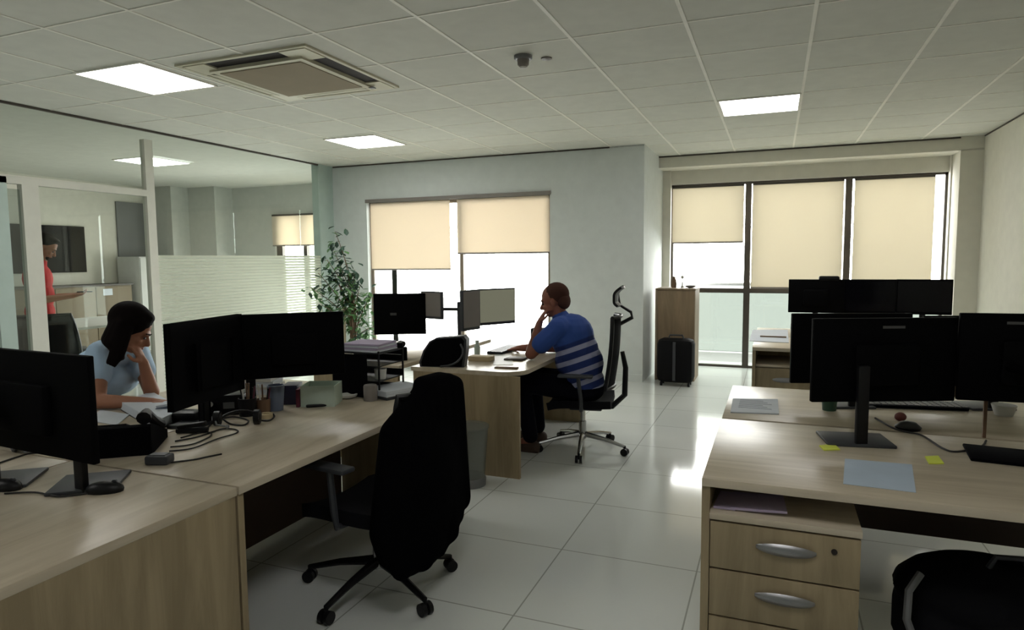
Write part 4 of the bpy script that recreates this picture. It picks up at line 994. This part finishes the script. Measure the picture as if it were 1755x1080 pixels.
one('bottle', MB().lathe(q, [(.022, 0), (.024, .06), (.013, .085), (.015, .11)]), MT['mintbox'], 'small greenish bottle behind the cream box', 'bottle', q)
kbm = T('keyboard', 'dark keyboard under the striped-shirt man\'s far hand', 'keyboard', (-1.99, 4.80, K), rad(90), 'keyboards')
def keyboard(t, m='black'):
    Pt('tray', MB().box((0, 0, .008), (.43, .13, .014), None, .004), MT[m], t)
    k_ = MB()
    for i in range(15):
        for j in range(5): k_.box((-.2+.0285*i, -.05+.025*j, .018), (.024, .021, .006))
    Pt('keys', k_, MT['dgrey'], t, smooth=None)
keyboard(kbm)
bg = T('desk_bag', 'black rounded bag standing on the end of the man\'s desk', 'bag', (-2.10, 3.97, K), rad(12))
prof = [(-.16, 0), (.15, 0), (.165, .10), (.17, .19), (.15, .215), (-.04, .20), (-.09, .175), (-.135, .11), (-.165, .03)]
Pt('bag_body', MB().prism(prof, -.045, .045, lambda u, v, w: V((u, w, v))), MT['dgrey'], bg, smooth=50)
Pt('front_panel', MB().prism([(x*.9, .006+z*.92) for x, z in prof], -.052, -.045, lambda u, v, w: V((u, w, v))), MT['blackm'], bg, smooth=50)
Pt('strap', MB().tube([(.13, -.05, .16), (.148, -.065, .13), (.152, -.08, .10), (.14, -.088, .07), (.115, -.09, .045), (.085, -.092, .028), (.05, -.095, .018), (.0, -.098, .012)], .007), MT['dgrey'], bg)
desk_phone(V((-2.62, 4.08, K)), rad(150), 'black desk phone standing near the potted tree', .95)
sb = T('small_speaker', 'upright dark box on the man\'s desk behind his arm', 'speaker', (-1.78, 5.0, K), rad(5))
Pt('cabinet', MB().box((.0, 0, .085), (.10, .11, .17), None, .005), MT['shoe'], sb)
Pt('front_grille', MB().box((0, -.0565, .085), (.085, .004, .15), None), MT['hole'], sb)

# wastebin
bn = T('waste_bin', 'round cloudy plastic bin on the floor beside the man\'s desk end', 'bin', (-1.78, 3.68, 0))
Pt('bin_wall', MB().lathe((0, 0, 0), [(.095, .012), (.125, .37), (.121, .37), (.091, .014)]), MT['binp'], bn)
Pt('bin_base', MB().lathe((0, 0, 0), [(.105, 0), (.108, .04), (.10, .055), (.02, .055)]), MT['grey'], bn)
Pt('bin_rim', MB().lathe((0, 0, .37), [(.120, 0), (.130, 0), (.130, .012), (.120, .012)]), MT['binp'], bn)

# ------------------------------------------------------------------ right desks
c4 = [PZ(1448, 787, K), PZ(1445, 830, K), PZ(1570, 845, K), PZ(1563, 797, K)]
flat('paper_sheet', c4, K+.0005, .0015, MT['paperb'], 'bluish white sheet on the near oak drawer desk', 'paper')
ps = T('printed_sheet', 'white printed sheet by the corner of the desk behind', 'paper', PZ(1294, 698, K))
Pt('sheet', MB().prism([(p.x, p.y) for p in pz((1256, 685), (1252, 708), (1335, 711), (1333, 686))], K+.0005, K+.006, lambda u, v, w: V((u, v, w))), MT['paper'], ps, True, None)
tx = MB()
for i in range(6):
    y0 = 3.30+.035*i; tx.bb(-.15, .0-.02*(i % 3), y0, y0+.012, K+.0062, K+.0066)
Pt('printing', tx, MT['printg'], ps, True, None)
flat('sticky_note', pz((1404, 765), (1412, 773), (1440, 772), (1430, 763)), K+.0005, .004, MT['yellow'], 'small yellow sticky note left of the square monitor foot', 'sticky note', 'yellow sticky notes')
flat('sticky_note', pz((1585, 784), (1592, 796), (1618, 796), (1608, 783)), K+.0005, .004, MT['yellow'], 'small yellow sticky note beside the wide black monitor foot', 'sticky note', 'yellow sticky notes')
kd = T('keyboard', 'black keyboard on the desk behind the near monitors', 'keyboard', (PZ(1560, 700, K).x+.02, 3.62, K), rad(9), 'keyboards'); keyboard(kd, 'blackm')
cable([(1500, 718), (1530, 735), (1553, 742), (1580, 748), (1615, 770), (1640, 776), (1680, 768), (1690, 757)], 'black cable trailing over the seam between the right-hand desks', r=.004)
q = PZ(1556, 736, K)
one('cable_puck', MB().lathe(q, [(.045, 0), (.05, .012), (.03, .03), (.0, .034)]), MT['black'], 'dark rounded lump on the seam between the two right desks', 'gadget', q)
q = PZ(1543, 722, K)
one('pink_ball', MB().ball(q+V((0, 0, .02)), (.024, .02, .02)), MT['lips'], 'small reddish rounded object behind the dark lump', 'desk item', q, smooth=180)
q = PZ(1421, 703, K)
one('green_cup', MB().lathe(q, [(.03, 0), (.036, .07), (.032, .07), (.027, .006)]), MT['leaf2'], 'dark green cup below the corner of the near middle monitor', 'cup', q)
q = PZ(1720, 712, K)
one('white_cup', MB().lathe(q, [(.035, 0), (.05, .05), (.046, .05), (.03, .006)]), MT['whitep'], 'white cup under the monitor nearest the side wall', 'cup', q)
q = PZ(1686, 750, K)
one('cable_riser', MB().box(q+V((0, 0, .08)), (.012, .012, .16)), MT['brass'], 'thin upright brown strip at the seam of the right desks', 'cable riser', q)
# papers lying on the pedestal
pk = T('paper_stack', 'pinkish papers lying on the near drawer unit', 'papers', (-.06, 2.33, .583), 0, 'stacks of paper')
for i, (x, w_) in enumerate(((-.075, .07), (-.01, .10), (.07, .08))): Pt('sheaf', MB().box((x+.0, .0, .005+.0045*i), (w_, .16, .008), Matrix.Rotation(rad(4*i-4), 3, 'Z') @ Matrix.Rotation(rad(-2), 3, 'Y')), MT['lilac'], pk, smooth=None)
# items on desk E
flat('loose_paper', pz((1290, 566), (1284, 585), (1352, 588), (1350, 566)), K+.0005, .004, MT['paper'], 'white papers spread on the far desk before the bay window', 'papers')
one('ruler', MB().box(PZ(1325, 579, K)+V((0, 0, .01)), (.22, .03, .01)), MT['bark'], 'thin brown strip lying on the far desk papers', 'ruler', PZ(1325, 579, K))
q = PZ(1366, 565, K)
one('white_box', MB().box(q+V((0, 0, .03)), (.12, .10, .05), None, .004), MT['whitep'], 'small white box at the edge of the far desk monitors', 'box', q)
# bag under the near right desk
bp = T('backpack', 'black rounded backpack under the near right desk', 'bag', (.66, 2.62, 0), rad(10))
bb_ = MB().ball((.02, 0, .27), (.27, .19, .12)).box((0, 0, .13), (.44, .30, .24), None, .06).ball((.12, -.03, .33), (.15, .13, .07))
bb_.xf(Matrix.Translation((.66, 2.62, 0)) @ Matrix.Rotation(rad(10), 4, 'Z'))
Body('bag_body', bb_, MT['mesh'], bp, .010, 4)
Pt('strap', MB().tube([(-.20, -.10, .36), (-.245, -.13, .31), (-.255, -.15, .22), (-.22, -.16, .12)], .013), MT['grey'], bp)
Pt('handle', MB().tube([(.02, -.06, .38), (.04, -.06, .42), (.12, -.06, .42), (.14, -.06, .38)], .010), MT['dgrey'], bp)
# chair behind the far right desks
office_chair('office_chair', 'dark swivel chair between the keyboard desk and the far desk', (.55, 4.75, 0), rad(-90), backh=.50, arms=False, seat_z=.40)

# ------------------------------------------------------------------ outside and light
ow = bpy.data.worlds.new('sky'); S.world = ow; ow.use_nodes = True
bgk = ow.node_tree.nodes['Background']; bgk.inputs[0].default_value = (1.0, .99, .96, 1); bgk.inputs[1].default_value = 20.0
for nm, X, Y, w_, z0, z1 in (('a', (W1[0]+W1[1])/2, YB+.20, W1[1]-W1[0], W1[2], W1[3]), ('b', .26, 9.12, 3.1, 0, 2.38), ('c', -7.0, YM+.2, 1.9, .3, 2.2)):
    ld = bpy.data.lights.new('window_portal', 'AREA'); ld.shape = 'RECTANGLE'; ld.size = w_; ld.size_y = z1-z0; ld.cycles.is_portal = True
    lo = bpy.data.objects.new('window_portal', ld); COL.objects.link(lo); lo.location = (X, Y, (z0+z1)/2); lo.rotation_euler = (rad(-90), 0, 0)

S.view_settings.view_transform = 'Standard'; S.view_settings.look = 'None'; S.view_settings.gamma = 1; S.view_settings.exposure = -.15
S.view_settings.use_curve_mapping = False
cy = S.cycles; cy.use_denoising = True; cy.max_bounces = 8; cy.diffuse_bounces = 4; cy.glossy_bounces = 4; cy.transmission_bounces = 6; cy.transparent_max_bounces = 16
cy.sample_clamp_indirect = 4; cy.caustics_reflective = False; cy.caustics_refractive = False
